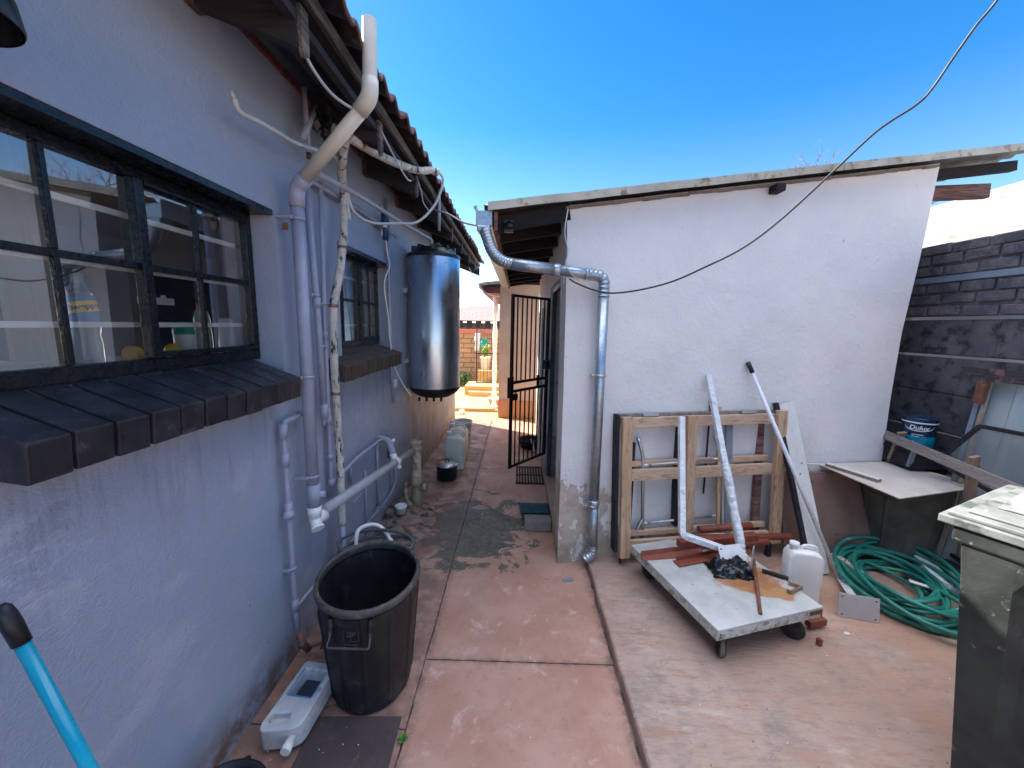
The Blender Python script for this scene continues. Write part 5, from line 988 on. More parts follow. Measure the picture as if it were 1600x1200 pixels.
# sprig and litter
b = MB(); random.seed(4)
for k in range(16):
    rt_ = Matrix.Rotation(random.random()*6.28, 3, 'Z') @ Matrix.Rotation(R(random.uniform(10, 60)), 3, 'X'); b.add([Vector((-.425, 1.31, .004))+rt_ @ Vector(v)*.016 for v in ((0, 0, 0), (.35, .8, .1), (0, 1.5, 0), (-.35, .8, .1))], [(0, 1, 2, 3)])
one(b, 'weed_sprig', simple('weed_green', (.06, .22, .02), (.1, .3, .04), 9, .6), 'tiny green weed growing in the path joint below the dustbin', 'weed', (-.425, 1.31, 0))
b = MB(); random.seed(9)
for k in range(60):
    if k < 26: x, y, z_ = random.uniform(-.95, -.44), random.uniform(1.1, 1.5), .0085
    elif k < 40: x, y, z_ = random.uniform(-.4, .3), random.uniform(1.2, 3.3), .0
    else: x, y, z_ = random.uniform(.6, 2.7), random.uniform(.9, 2.5), .05
    s_ = random.uniform(.0015, .005); b.lathe([(0, 0), (s_, .0), (s_*.7, s_*.6), (0, s_*.8)], (x, y, z_), 6, 1, random.uniform(.4, 1))
tag(b.build('litter_crumbs', 'whitecloth', None, (0, 0, 0)), kind='stuff')
b = MB(); b.lathe([(0, 0), (.018, 0), (.016, .008), (0, .012)], (1.80, 1.88, .05), 9, 1, .6); one(b, 'plaster_chip', 'whitecloth', 'small white chip on the slab between the trolley wheel and the grey plate', 'chip', (1.80, 1.88, .05))

# ------------------------------------------------------------------ flat trolley
tr_ = thing('flat_trolley', 'low flat metal trolley with rust stained deck and black castors', 'trolley', (1.25, 2.0, .05))
TA = math.atan2(.183, .633); TM = Matrix.Translation(Vector((.974, 1.644, 0))) @ Matrix.Rotation(TA, 4, 'Z'); TW, TL = .66, .74
RT = Matrix.Rotation(TA, 3, 'Z')
def tb(b, x0, x1, y0, y1, z0, z1): b.box(tuple(TM @ Vector(((x0+x1)/2, (y0+y1)/2, (z0+z1)/2))), (x1-x0, y1-y0, z1-z0), RT)
b = MB(); tb(b, 0, TW, 0, TL, .236, .25); b.build('deck', 'deck', tr_, bevel=.003)
b = MB(); tb(b, 0, TW, .0, .012, .192, .2355); tb(b, 0, TW, TL-.012, TL, .192, .2355); tb(b, 0, .012, .0125, TL-.0125, .192, .2355); tb(b, TW-.012, TW, .0125, TL-.0125, .192, .2355); b.build('skirt', 'deckside', tr_, bevel=.002)
b = MB()
for xx in (.017, .0171+.0):
    pass
for zz in (.205, .222): b.box(tuple(TM @ Vector((.018, -.001, zz))), (.008, .003, .006), RT)
b.build('rivet_hole', 'ink', tr_)
b = MB(); tb(b, TW-.09, TW-.004, -.0012, .0, .212, .2355); tb(b, TW-.012, TW-.004, -.0014, .0, .193, .225); b.build('rust_patch', 'rust', tr_)
for (wx_, wy_, an) in ((.09, .06, -35), (.545, .055, 35), (.10, .66, 20), (.55, .66, -15)):
    c = TM @ Vector((wx_, wy_, .105)); A_ = Matrix.Rotation(TA+R(an), 3, 'Z')
    rot = A_ @ Matrix.Rotation(R(90), 3, 'Y')
    b = MB(); b.lathe([(.022, -.016), (.050, -.016), (.055, -.011), (.055, .011), (.050, .016), (.022, .016)], c, 32, rot=rot); w_ = b.build('wheel', 'rubber', tr_)
    b = MB(); b.lathe([(0, -.018), (.010, -.018), (.012, -.012), (.024, -.011), (.024, .011), (.012, .012), (.010, .018), (0, .018)], c, 20, rot=rot); b.build('hub', 'rust', w_)
    b = MB(); b.lathe([(.0545, -.0105), (.0562, -.008), (.0562, .008), (.0545, .0105)], c, 32, rot=rot); b.build('tread', 'wheelrim', w_)
    b = MB()
    for sx_ in (-1, 1): b.beam(c+A_ @ Vector((sx_*.021, 0, -.008)), c+A_ @ Vector((sx_*.021, .018, .084)), .003, .036, up=A_ @ Vector((0, 1, 0)))
    b.box(tuple(c+Vector((0, 0, .0855))), (.06, .06, .003), A_); b.build('castor_fork', 'iron', tr_)
b = MB(); b.box((1.66, 1.92, .085), (.11, .035, .035), Matrix.Rotation(R(14), 3, 'Z')); b.box((1.59, 1.80, .07), (.02, .02, .035)); one(b, 'primed_offcut', 'primer', 'short red primed steel offcut by the right front castor', 'offcut', (1.66, 1.92, .05))
# things on the trolley
pg = 'red primed steel lengths across the trolley'
b = MB(); b.beam((.79, 2.21, .268), (1.18, 2.30, .272), .002, .05, up=(0, .3, 1)); b.beam((.79, 2.205, .262), (1.20, 2.275, .262), .055, .003, up=(0, -.35, 1)); one(b, 'steel_angle', 'primer', 'orange red primed steel angle poking out left of the trolley', 'steel angle', (.79, 2.2, .25), pg)
b = MB(); vs = [(.97, 2.10, .255), (1.72, 2.36, .262)]
b.beam((.98, 2.15, .258), (1.50, 2.315, .258), .06, .004); b.beam((.99, 2.178, .262), (1.50, 2.34, .262), .004, .05, up=(0, 0, 1)); one(b, 'steel_angle', 'primer', 'wide red primed angle lying nearest the black bag on the trolley', 'steel angle', (.98, 2.15, .25), pg)
b = MB(); b.cyl((1.22, 2.40, .345), (1.60, 2.465, .350), .023, 20); one(b, 'steel_pipe', 'primer', 'uppermost red primed pipe lying against the foot of the pine frame', 'steel pipe', (1.22, 2.40, .32), pg)
b = MB(); b.cyl((1.20, 2.38, .295), (1.88, 2.47, .275), .022, 20); one(b, 'steel_pipe', 'primer', 'long red primed pipe whose end reaches past the white jerrycan', 'steel pipe', (1.2, 2.38, .27), pg)
b = MB(); b.cyl((1.25, 2.33, .273), (1.68, 2.40, .272), .020, 20); one(b, 'steel_pipe', 'primer', 'lowest red primed pipe lying on the trolley deck behind the tubes', 'steel pipe', (1.25, 2.33, .25), pg)
b = MB(); b.beam((1.05, 2.30, .30), (1.60, 2.40, .31), .05, .045); one(b, 'steel_angle', 'primer', 'red primed channel sandwiched under the topmost pipe', 'steel angle', (1.05, 2.3, .28), pg, bevel=.004)
def filmtube(name, pts, w_, label, crn=.03):
    t = thing(name, label, 'steel tube', pts[-1]); P = corner_path(pts, crn, 4); b = MB()
    def sec(P):
        b_ = MB(); vs = []
        u = Vector((1, 0, 0))
        for i, p in enumerate(P):
            T = (P[min(i+1, len(P)-1)]-P[max(i-1, 0)]).normalized(); s_ = T.cross(Vector((0, 1, .15))).normalized(); q = s_.cross(T).normalized()
            for (a_, c_) in ((-1, -1), (1, -1), (1, 1), (-1, 1)): vs.append(p+s_*a_*w_/2+q*c_*w_/2)
        return vs, [(i*4+j, i*4+(j+1) % 4, (i+1)*4+(j+1) % 4, (i+1)*4+j) for i in range(len(P)-1) for j in range(4)]+[(3, 2, 1, 0), tuple((len(P)-1)*4+j for j in range(4))]
    vs, fs = sec(P); b.add(vs, fs); b.build('tube', 'film', t, bevel=.004); return t
filmtube('wrapped_square_tube', [(1.075, 2.475, 1.085), (1.03, 2.22, .405), (1.42, 2.20, .285)], .036, 'bent square steel tube in clear film, elbow resting before the pine frame')
t = filmtube('wrapped_square_tube', [(1.295, 2.625, 1.345), (1.335, 2.44, .90), (1.392, 2.19, .285)], .036, 'straight square steel tube in clear film, the tallest piece leaning on the white wall')
b = MB(); P = smooth_path([(1.345, 2.395, .80), (1.352, 2.36, .73), (1.365, 2.32, .62), (1.375, 2.27, .50), (1.385, 2.22, .40), (1.39, 2.20, .32)], 10); b.tube(P, [.026+.006*mnoise.noise(Vector((i*.7, 0, 0)))-.004*i/len(P) for i in range(len(P))], 10); b.build('loose_film', 'film', t)
b = MB(); b.box((1.315, 2.155, .315), (.175, .004, .125), Matrix.Rotation(R(12), 3, 'Z') @ Matrix.Rotation(R(-28), 3, 'X')); q = one(b, 'drilled_base_plate', 'wmetal', 'white drilled base plate propped behind the foot of the straight tube', 'plate', (1.315, 2.155, .25))
h_ = MB()
for sx_ in (-.07, .07): h_.box(tuple(Vector((1.315, 2.155, .315))+(Matrix.Rotation(R(12), 3, 'Z') @ Matrix.Rotation(R(-28), 3, 'X')) @ Vector((sx_, -.0028, .045))), (.009, .001, .009), Matrix.Rotation(R(12), 3, 'Z') @ Matrix.Rotation(R(-28), 3, 'X'))
h_.build('bolt_hole', 'ink', q)
b = MB(); b.box((1.405, 2.115, .325), (.045, .004, .15), Matrix.Rotation(R(50), 3, 'Z')); one(b, 'small_steel_plate', 'greymetal', 'narrow upright plate standing between the straight tube and the rusty rod', 'plate', (1.405, 2.115, .25))
b = MB(); b.tube([(1.463, 2.19, .275), (1.237, 1.752, .258)], .0085, 10); one(b, 'rusty_rod', 'rust', 'thin rusty rod lying across the trolley deck and over its front edge', 'rod', (1.35, 1.97, .25))
b = MB(); random.seed(31); N = 28; vs = []
for i in range(N):
    for j in range(N):
        u_, v_ = i/(N-1)*2-1, j/(N-1)*2-1; x = 1.27+.115*u_; y = 2.10+.075*v_
        r_ = max(0, 1-(u_*u_*.9+v_*v_*.9)); ridge = abs(mnoise.noise(Vector((u_*1.6, v_*2.2, 1))))*.085+abs(mnoise.noise(Vector((u_*3.6+v_, v_*3.2, 4))))*.025
        x += .02*mnoise.noise(Vector((u_*3, v_*3, 8))); y += .02*mnoise.noise(Vector((u_*3, v_*3, 12))); vs.append((x, y, .254+(r_**.5)*.045+min(1, r_*4)*ridge))
b.add(vs, [(i*N+j, (i+1)*N+j, (i+1)*N+j+1, i*N+j+1) for i in range(N-1) for j in range(N-1)], True); one(b, 'black_plastic_bag', 'bag', 'crumpled shiny black plastic bag on the trolley deck', 'bag', (1.27, 2.1, .25))
b = MB(); b.beam((1.46, 2.10, .262), (1.565, 2.03, .262), .018, .018); one(b, 'steel_bracket', 'iron', 'dark straight bracket on the right side of the trolley deck', 'bracket', (1.5, 2.06, .25), bevel=.001)
b = MB(); b.beam((1.54, 1.995, .262), (1.588, 1.950, .262), .008, .022); b.beam((1.585, 1.955, .262), (1.497, 1.915, .262), .008, .022); b.beam((1.497, 1.915, .262), (1.487, 1.928, .262), .008, .022); one(b, 'steel_bracket', simple('brassy_bracket', (.25, .17, .10), (.34, .25, .16), 20, .5, metal=.5), 'bronze coloured hooked bracket at the right corner of the trolley deck', 'bracket', (1.54, 1.95, .25), bevel=.001)
jerry('white_jerrycan', (1.735, 2.16, .05), .185, .105, .345, 'milk', 'small milky white jerrycan standing on the slab right behind the trolley', None, R(-12), (-.30,))
# ------------------------------------------------------------------ pine frame
pf = thing('pine_frame', 'large raw pine frame of crossed rails leaning on the white wall behind the trolley', 'frame', (1.3, 2.52, .13))
PB = Vector((.715, 2.435, .115)); PX = Vector((1.20, .182, .02)); lenX = PX.length; ex = PX.normalized(); ey = Vector((-.045, .055, .94)); ey = (ey-ex*ey.dot(ex)).normalized(); en = ex.cross(ey).normalized()
FM = Matrix((ex, ey, en)).transposed().to_4x4(); FM.translation = PB; RF = Matrix((ex, ey, en)).transposed()
def fb(name, x0, x1, y0, y1, z0, z1, mt):
    b = MB(); b.box(tuple(FM @ Vector(((x0+x1)/2, (y0+y1)/2, (z0+z1)/2))), (x1-x0, y1-y0, z1-z0), RF); return b.build(name, mt, pf, bevel=.003)
FH = .96; FW = 1.20
fb('stile', 0, .068, 0, FH, 0, .035, 'pinez'); fb('stile', FW-.072, FW, .02, FH+.015, -.005, .030, 'pinez')
fb('stile', .455, .520, .05, FH-.002, .003, .038, 'pinez')
fb('rail', .069, FW-.073, FH-.080, FH-.01, -.032, .002, 'pinex'); fb('rail', .069, FW-.073, .52, .595, -.030, .0025, 'pinex'); fb('rail', .069, FW-.073, .02, .10, -.030, .0025, 'pinex')
fb('rail', .069, FW-.073, .605, .645, -.072, -.036, 'pinex'); fb('rail', .069, FW-.073, .115, .150, -.072, -.036, 'pinex'); fb('rail', .0, FW-.02, FH-.03, FH+.01, -.072, -.036, 'palletx')
fb('stile', -.025, -.004, .02, FH+.01, -.08, -.01, 'oldwood'); fb('stile', FW-.135, FW-.085, .05, FH-.085, -.11, -.074, 'beam'); fb('stile', .43, .452, .16, FH-.085, -.10, -.040, 'oldwood')
for xx in (.16, .88): fb('hinge', xx, xx+.11, FH-.006, FH+.004+.012, -.028, -.006, 'alu')
b = MB(); b.lathe([(0, 0), (.014, 0), (.012, .012), (.005, .02), (0, .02)], tuple(FM @ Vector((.50, .10, .038))), 12, rot=RF); b.build('wing_nut', 'galv', pf)
b = MB(); b.box((.735, 2.46, .085), (.012, .02, .07)); b.box((1.83, 2.60, .10), (.03, .03, .10)); b.build('foot_peg', 'iron', pf)
# folded ladder frame behind
ld = thing('tubular_step_frame', 'dull tubular metal step frame seen through the pine frame', 'ladder', (1.1, 2.56, .05))
for (x0, x1) in ((.855, .905), (1.415, 1.495)):
    b = MB(); b.tube(corner_path([(x0-.03, wy(x0, .05), .92), (x0+.01, wy(x0, .055), .80), (x1, wy(x1, .075), .10)], .05), .012, 12); b.build('stile', 'alu', ld)
for zz, xa, xb in ((.725, .868, 1.43), (.30, .893, 1.468)):
    b = MB(); b.tube([(xa, wy(xa, .058), zz), (xb, wy(xb, .060), zz+.035)], .010, 12); b.tube([(xa, wy(xa, .058), zz), (xa+.06, wy(xa+.06, .058), zz+.003)], [.016, .010], 12); b.tube([(xb-.06, wy(xb-.06, .06), zz+.032), (xb, wy(xb, .060), zz+.035)], [.010, .016], 12); b.build('rung', 'alu', ld)
b = MB(); b.tube(smooth_path([(.905, 2.52, .10), (.86, 2.51, .16), (.85, 2.515, .25), (.895, 2.53, .35)], 5), .012, 10); b.build('foot_loop', 'alu', ld)
b = MB(); b.cyl((.805, 2.545, .10), (.800, 2.555, .88), .0175, 14); one(b, 'dark_pole', 'oldwood', 'short dark round pole upright at the left inside the pine frame', 'pole', (.8, 2.55, .1))
b = MB(); b.beam((1.515, 2.575, .22), (1.49, 2.655, 1.0), .045, .012, up=(0, 1, 0)); one(b, 'printed_strip', 'fencerail', 'blue grey printed plastic strip leaning inside the right half of the pine frame', 'strip', (1.515, 2.575, .2))
b = MB(); b.beam((1.43, 2.56, .3), (1.41, 2.66, 1.12), .02, .02, up=(0, 1, 0)); one(b, 'thin_batten', 'pinez', 'thin wooden batten poking above the pine frame beside the straight tube', 'batten', (1.43, 2.56, .3))
b = MB(); b.cyl((1.34, 2.62, .5), (1.345, 2.655, 1.20), .007, 8); one(b, 'thin_rod', 'iron', 'thin dark rod sticking up behind the pine frame near the straight tube', 'rod', (1.34, 2.62, .5))
# pole, plank, hardboard
t = thing('white_pole', 'long thin white pole with black tip leaning on the white wall', 'pole', (2.13, 2.36, .06))
A = Vector((1.585, 2.68, 1.435)); B = Vector((2.135, 2.345, .055)); d = (B-A).normalized()
b = MB(); b.tube([A+d*.07, B], .0125, 16); b.build('tube', 'pole', t)
b = MB(); b.tube([A, A+d*.078], [.0150, .0145], 16); b.build('black_tip', 'bplastic', t)
t = thing('white_plank', 'chipped white painted plank with dark edge leaning beside the thin white pole', 'plank', (2.05, 2.40, .05))
PT = Vector((1.895, 2.705, 1.150)); PBm = Vector((2.055, 2.395, .055))
b = MB(); b.beam(PBm, PT, .105, .022, up=(0, -1, .3)); b.build('board', 'whiteplank', t, bevel=.002)
b = MB(); off = Vector((-.068, .005, 0)); b.beam(PBm+off, PT+off, .026, .030, up=(0, -1, .3)); b.build('dark_edge', 'oldwood', t, bevel=.002)
b = MB(); vs = [(1.93, 2.56, .06), (2.62, 2.60, .06), (2.53, 2.765, .625), (1.89, 2.675, .655)]; vs += [(v[0]+.002, v[1]+.012, v[2]+.002) for v in vs]; b.add(vs, [(0, 1, 2, 3), (7, 6, 5, 4), (0, 4, 5, 1), (1, 5, 6, 2), (2, 6, 7, 3), (3, 7, 4, 0)]); one(b, 'brown_hardboard', 'hardboard', 'brown scuffed hardboard sheet leaning low on the white wall', 'board', (2.2, 2.6, .05))
b = MB(); b.beam((1.955, 2.60, .625), (2.02, 2.61, .622), .02, .018); one(b, 'wood_peg', 'pinex', 'tiny pale wooden peg on the top edge of the brown hardboard', 'peg', (1.955, 2.6, .62))
# pale board on the second dustbin
b = MB(); z0 = .678; P4 = [(2.285, 2.205), (3.03, 2.42), (2.90, 2.885), (2.245, 2.785)]; b.prism(P4, .007, None, z0); one(b, 'pale_board', 'ply', 'square pale board lying flat on top of the upright dustbin', 'board', (2.6, 2.55, z0), bevel=.001)
b = MB(); b.beam((2.26, 2.62, .697), (2.40, 2.35, .697), .04, .022) if False else b.beam((2.275, 2.74, .696), (2.385, 2.445, .696), .045, .020); one(b, 'loose_batten', 'palletz', 'short batten with a white top lying on the left edge of the pale board', 'batten', (2.33, 2.59, .686), bevel=.002)
b = MB(); b.beam((2.275, 2.74, .7075), (2.385, 2.445, .7075), .040, .0025); b.build('white_face', 'whiteplank', bpy.data.objects['loose_batten'])
# ------------------------------------------------------------------ hose heap
b = MB(); random.seed(12); pts = []; tt = 0; turns = 16
cx, cy = 2.46, 2.235
for i in range(turns*14):
    a_ = i/14*2*math.pi; k = i//14; random.seed(k*7+3); ex_, ey_, r_ = random.uniform(-.10, .10), random.uniform(-.08, .08), random.uniform(.62, 1.08) if k % 4 else random.uniform(.35, .6)
    random.seed((k+1)*7+3); ex2, ey2, r2_ = random.uniform(-.10, .10), random.uniform(-.08, .08), random.uniform(.62, 1.08) if (k+1) % 4 else random.uniform(.35, .6)
    f = (i % 14)/14; f = f*f*(3-2*f); X_, Y_, R_ = ex_+(ex2-ex_)*f, ey_+(ey2-ey_)*f, r_+(r2_-r_)*f
    lx = .315*R_*math.cos(a_)+X_; ly = .405*R_*math.sin(a_)+Y_; th = R(-32)
    zz = .064+.0075*k*(.55+.45*math.sin(a_*1.0+k*1.3))+.018*(1+math.sin(a_*2+k*2.1))
    pts.append((cx+lx*math.cos(th)-ly*math.sin(th), cy+lx*math.sin(th)+ly*math.cos(th), zz))
pts += [(2.62, 2.42, .075), (2.85, 2.50, .064), (3.0, 2.36, .064)]
t = thing('garden_hose', 'heaped coil of green garden hose on the slab', 'hose', (cx, cy, .05)); b.tube(smooth_path(pts, 4), .0125, 10); b.build('coil', 'hose', t)
b = MB(); b.tube(smooth_path([(2.20, 2.47, .13), (2.20, 2.40, .15), (2.24, 2.30, .12)], 5), .0165, 12); b.build('taped_end', 'lag', t)
b = MB(); b.beam((2.47, 2.24, .13), (2.60, 2.16, .12), .03, .004); one(b, 'white_tape_strip', 'whitecloth', 'pale strip of tape lying in the middle of the green hose coil', 'tape', (2.5, 2.15, .12))
t = thing('drilled_steel_plate', 'grey drilled steel plate standing on edge at the left side of the green hose', 'plate', (1.93, 1.98, .05))
b = MB(); RP = Matrix.Rotation(R(-14), 3, 'Z') @ Matrix.Rotation(R(-10), 3, 'X'); b.box((1.955, 2.0, .118), (.195, .005, .135), RP); b.build('plate', 'greymetal', t, bevel=.001)
b = MB()
for (u_, v_) in ((-.08, .05), (.08, .05), (-.08, -.05), (.08, -.05)): b.box(tuple(Vector((1.955, 2.0, .118))+RP @ Vector((u_, -.0032, v_))), (.008, .001, .008), RP)
b.build('bolt_hole', 'ink', t)
b = MB(); b.beam((1.93, 2.02, .175), (2.135, 2.33, .06), .045, .003, up=(0, 0, 1)); b.build('film_scrap', 'film', t)
b = MB(); b.beam((2.30, 2.28, .10), (2.08, 1.99, .17), .012, .03) if False else b.beam((2.06, 2.16, .058), (2.30, 2.62, .09), .03, .004); one(b, 'white_edge_strip', 'wmetal', 'narrow white strip sticking out under the left side of the hose coil', 'strip', (2.1, 2.2, .05))
t = thing('white_gutter_elbow', 'white rectangular ribbed gutter elbow lying right of the hose', 'elbow', (2.76, 2.32, .05))
P = corner_path([(2.775, 2.47, .13), (2.70, 2.24, .095), (2.88, 2.13, .09)], .07, 9); b = MB(); vs = []
for i, p in enumerate(P):
    T = (P[min(i+1, len(P)-1)]-P[max(i-1, 0)]).normalized(); s_ = T.cross(Vector((0, 0, 1))).normalized(); g = 1+(.07 if 0 < i < len(P)-1 and i % 2 else 0)
    for (a_, c_) in ((-1, -1), (1, -1), (1, 1), (-1, 1)): vs.append(p+s_*a_*.038*g+Vector((0, 0, c_*.028*g)))
b.add(vs, [(i*4+j, i*4+(j+1) % 4, (i+1)*4+(j+1) % 4, (i+1)*4+j) for i in range(len(P)-1) for j in range(4)]); q = b.build('channel', 'wmetal', t); q.modifiers.new('s', 'SOLIDIFY').thickness = .002
# ------------------------------------------------------------------ junk along the fence
t = thing('paint_tin', 'dark blue and turquoise paint tin perched on a crate against the boundary wall', 'paint tin', (2.93, 2.78, .83))
pc_ = (2.93, 2.78, .83)
b = MB(); b.lathe([(0, 0), (.085, 0), (.088, .004), (.090, .10)], pc_, 40); b.build('lower_print', 'tinblue', t)
b = MB(); b.lathe([(.090, .1001), (.094, .215), (.096, .217), (.096, .226), (.090, .227), (.088, .220), (0, .220)], pc_, 40); b.build('upper_print', 'tindark', t)
b = MB(); b.lathe([(.0955, .190), (.0965, .191), (.0965, .199), (.0955, .20)], pc_, 40); n = 24; vs = []
for i in range(n+1):
    u_ = -1+2*i/n; an = R(-137)+u_*.85; zz = .170-.035*(1-u_*u_)**.5; 
    for q in (0, .006): vs.append((pc_[0]+.0952*math.cos(an), pc_[1]+.0952*math.sin(an), pc_[2]+zz+q))
b.add(vs, [(2*i, 2*i+2, 2*i+3, 2*i+1) for i in range(n)]); b.build('white_band', 'wplastic', t)
T_ = Matrix.Translation(Vector(pc_))
text_mesh('Dulux', .042, 'wplastic', 'brand_lettering', t, bend=(.0950, R(-137)), mtx=T_ @ Matrix.Translation(Vector((0, 0, .160))), bold=.0008, shear=.2)
text_mesh('Weatherguard', .016, 'wplastic', 'product_lettering', t, bend=(.0925, R(-140)), mtx=T_ @ Matrix.Translation(Vector((0, 0, .108)))) if False else None
b = MB()
for (z0_, z1_, a0, a1) in ((.108, .113, -.35, .30), (.095, .099, -.35, .1), (.030, .062, -.55, -.15)):
    vs = []
    for i in range(9):
        an = R(-137)+a0+(a1-a0)*i/8; vs += [(pc_[0]+.0925*math.cos(an), pc_[1]+.0925*math.sin(an), pc_[2]+z0_), (pc_[0]+.0925*math.cos(an), pc_[1]+.0925*math.sin(an), pc_[2]+z1_)]
    b.add(vs, [(2*i, 2*i+2, 2*i+3, 2*i+1) for i in range(8)])
b.build('label_block', 'wplastic', t)
t = thing('dark_crate', 'dark slatted wooden crate holding up the paint tin in the corner', 'crate', (2.93, 2.80, .05))
for k in range(6):
    b = MB(); b.bb(2.80, 3.05, 2.66, 2.675, .08+.125*k, .18+.125*k); b.bb(2.80, 2.815, 2.676, 2.93, .08+.125*k, .18+.125*k); b.build('slat', 'oldwood', t)
b = MB(); b.bb(2.79, 3.06, 2.65, 2.94, .812, .829); b.build('top', 'oldwood', t)
# framed sheet leaning on the fence
t = thing('framed_ribbed_sheet', 'pale ribbed sheet in a dark metal frame standing against the boundary wall', 'panel', (3.0, 1.95, .05))
b = MB(); vs = []; n = 60
for i in range(n+1):
    y = 2.47-1.15*i/n; ph = (y/.23) % 1; rb = .016 if ph < .16 else (.0 if ph > .24 else .016*(1-(ph-.16)/.08)); vs += [(2.90-rb, y, .08), (3.02-rb, y, 1.39)]
b.add(vs, [(2*i, 2*i+2, 2*i+3, 2*i+1) for i in range(n)], False); q = b.build('ribbed_sheet', 'pvcsheet', t); q.modifiers.new('s', 'SOLIDIFY').thickness = .003
b = MB(); b.beam((2.885, 2.50, .06), (3.010, 2.50, 1.42), .045, .03, up=(0, 1, 0)); b.build('side_post', 'fencerail', t, bevel=.003)
b = MB(); b.beam((2.865, 2.462, .06), (2.988, 2.462, 1.36), .012, .022, up=(0, 1, 0)); b.build('rusty_edge', simple('rust_streaked_cream_metal', (.42, .38, .30), (.34, .22, .13), 6, .7, dirt=(.25, .12, .07), dscale=9, dth=(.5, .62)), t)
b = MB(); b.beam((2.99, 2.62, 1.425), (2.99, 1.30, 1.425), .03, .035); b.beam((2.965, 2.55, 1.392), (2.965, 1.30, 1.398), .02, .02); b.beam((2.955, 2.46, 1.375), (2.95, 1.3, 1.37), .015, .012); b.build('top_rail', simple('black_rusty_rail', (.03, .025, .03), (.06, .04, .04), 12, .7, dirt=(.22, .11, .09), dscale=14, dth=(.55, .65), bscale=40, bstr=.5), t)
b = MB(); b.beam((2.95, 2.47, 1.36), (2.94, 2.47, 1.22), .02, .05, up=(0, 1, 0)); b.build('corner_bracket', 'rust', t)
t = thing('framed_wire_screen', 'rectangular wire mesh screen in a dark frame leaning in front of the ribbed sheet', 'screen', (2.7, 2.0, .4))
S0, S1, S2, S3 = Vector((2.90, 2.40, 1.09)), Vector((2.90, 1.35, 1.12)), Vector((2.83, 1.45, .55)), Vector((2.86, 2.56, .80))
b = MB()
for a_, c_ in ((S0, S1), (S1, S2), (S2, S3), (S3, S0)): b.beam(a_, c_, .022, .022)
b.build('frame', 'oldwood', t)
b = MB(); b.add([S0, S1, S2, S3], [(0, 1, 2, 3)]); b.build('mesh', 'mesh', t)
t = thing('weathered_lattice', 'grey weathered timber lattice slumped behind the pale board', 'lattice', (2.75, 2.3, .3))
def lb(a_, c_, w_, h_2, mt, up=(1, 0, .4)): b = MB(); b.beam(a_, c_, w_, h_2, up=up); b.build('batten', mt, t, bevel=.002)
lb((2.80, 2.90, .893), (2.58, 1.70, .84), .022, .062, 'palletx', (.25, 0, 1)); lb((2.88, 2.36, .42), (2.72, 1.7, .40), .022, .05, 'palletx', (.25, 0, 1))
lb((2.795, 2.76, .945), (2.83, 2.84, .70), .022, .055, 'palletz', (1, 0, 0)); lb((2.70, 2.23, .945), (2.88, 2.335, .25), .022, .055, 'palletz', (1, 0, 0)); lb((2.63, 1.86, .92), (2.80, 2.0, .20), .022, .055, 'palletz', (1, 0, 0))
lb((2.76, 2.62, .87), (2.80, 2.68, .72), .015, .03, 'fencerail', (1, 0, 0))
t = thing('stacked_dark_boards', 'low stack of dark boards on the slab between the dustbin and the wheelie bin', 'boards', (2.85, 1.8, .05))
for k in range(3): b = MB(); b.beam((2.93+.02*k, 2.45-.03*k, .10+.055*k), (2.60+.03*k, 1.45, .12+.06*k), .16, .022); b.build('board', 'oldwood', t, bevel=.002)
# ------------------------------------------------------------------ wheelie bin
wb = thing('wheelie_bin', 'faded black wheelie bin with dusty grey lid at the right edge', 'bin', (1.9, 1.25, .05))
# local frame: origin = near left lid corner, u along front edge (toward the viewer's right), v away
u_ = Vector((.438, -.899, 0)).normalized(); v_ = Vector((.899, .438, 0)).normalized(); O = Vector((1.45, 1.265, .06)); LZ = 1.0
def wp(a_, c_, z_): return O+u_*a_+v_*c_+Vector((0, 0, z_))
LW, LD = .58, .60
b = MB(); lv_ = [(.05, .13), (.10, .125), (.45, .075), (.80, .045), (.93, .035)]; vs = []
def ringpts(ins, z_):
    a0, a1, c0, c1 = ins+.02, LW-ins-.02, ins-.02, LD-ins-.02; g = .018; P = []
    for (ax, ay) in ((a0, c0), (a1, c0), (a1, c1), (a0, c1)): pass
    n_ = 12; out = []
    for side in range(4):
        for i in range(n_):
            f = i/n_; x, y = [(a0+(a1-a0)*f, c0), (a1, c0+(c1-c0)*f), (a1-(a1-a0)*f, c1), (a0, c1-(c1-c0)*f)][side]
            rec = g if (side in (0, 2) and 4 <= i <= 8) or (side in (1, 3) and i in (4, 5, 7, 8)) else 0
            nx_, ny_ = [(0, 1), (-1, 0), (0, -1), (1, 0)][side]
            if z_ > .85: rec *= .2
            out.append(wp(x+nx_*rec, y+ny_*rec, z_))
    return out
for z_, ins in lv_: pass
rings = [ringpts(ins, z_) for z_, ins in ((-.01, .115), (.02, .108), (.45, .075), (.80, .048), (.88, .040), (.935, .038))]
for rg in rings: vs += rg
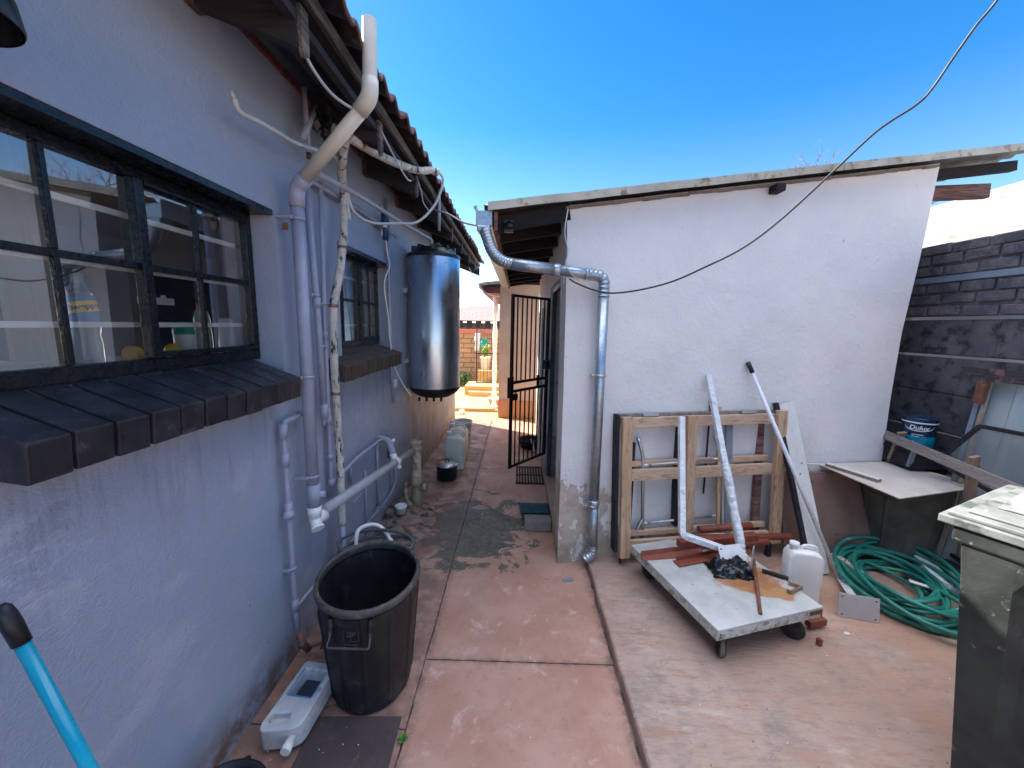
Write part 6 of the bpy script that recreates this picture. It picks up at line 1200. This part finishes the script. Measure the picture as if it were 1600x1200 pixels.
n_ = 48; b.add(vs, [(i*n_+j, i*n_+(j+1) % n_, (i+1)*n_+(j+1) % n_, (i+1)*n_+j) for i in range(5) for j in range(n_)]+[tuple(reversed(range(n_)))], False); b.build('body', 'binbody', wb, bevel=.004)
def rb(b, a0, a1, c0, c1, z0, z1): b.box(tuple(wp((a0+a1)/2, (c0+c1)/2, (z0+z1)/2)), (a1-a0, c1-c0, z1-z0), Matrix((u_, v_, Vector((0, 0, 1)))).transposed())
b = MB(); rb(b, .035, LW-.035, .010, LD-.03, .905, .957); b.build('rim', 'binbody', wb, bevel=.008)
b = MB(); rb(b, 0, LW, 0, LD, .960, .988); rb(b, .014, LW-.014, .014, LD-.014, .9885, 1.003); rb(b, .05, LW-.05, .05, LD-.05, 1.0035, 1.013); lid = b.build('lid', 'binlid', wb, bevel=.010, seg=3)
b = MB(); vs = []; n = 24
for i in range(n+1):
    for j in range(n+1):
        a_, c_ = i/n*2-1, j/n*2-1; x = .34+.25*a_; y = .38+.22*c_; r_ = max(0, 1-(abs(a_)**3+abs(c_)**3)/1.25); vs.append(wp(x*1.0, y, 1.020+.022*r_**.6+.012*(c_+1)*.4))
b.add(vs, [(i*(n+1)+j, (i+1)*(n+1)+j, (i+1)*(n+1)+j+1, i*(n+1)+j+1) for i in range(n) for j in range(n)], True); q = b.build('warped_flap', 'binlid', lid); q.modifiers.new('s', 'SOLIDIFY').thickness = .006
b = MB(); b.tube([wp(.08, LD+.02, .96), wp(LW-.08, LD+.02, .96)], .014, 12); b.build('handle', 'binbody', wb)
for a_ in (.22, LW-.20):
    b = MB(); c = wp(a_, LD-.06, .092); b.lathe([(0, -.025), (.085, -.025), (.10, -.015), (.10, .015), (.085, .025), (0, .025)], c, 28, rot=Matrix((v_, Vector((0, 0, 1)), u_)).transposed()); b.build('wheel', 'rubber', wb)
b = MB(); b.lathe([(0, 0), (.014, 0), (.012, .008), (0, .012)], wp(.08, .10, 1.004), 9, 1, .6); one(b, 'crumb_on_lid', 'pinex', 'small orange crumb lying on the dusty wheelie bin lid', 'crumb', wp(.08, .10, 1.004))
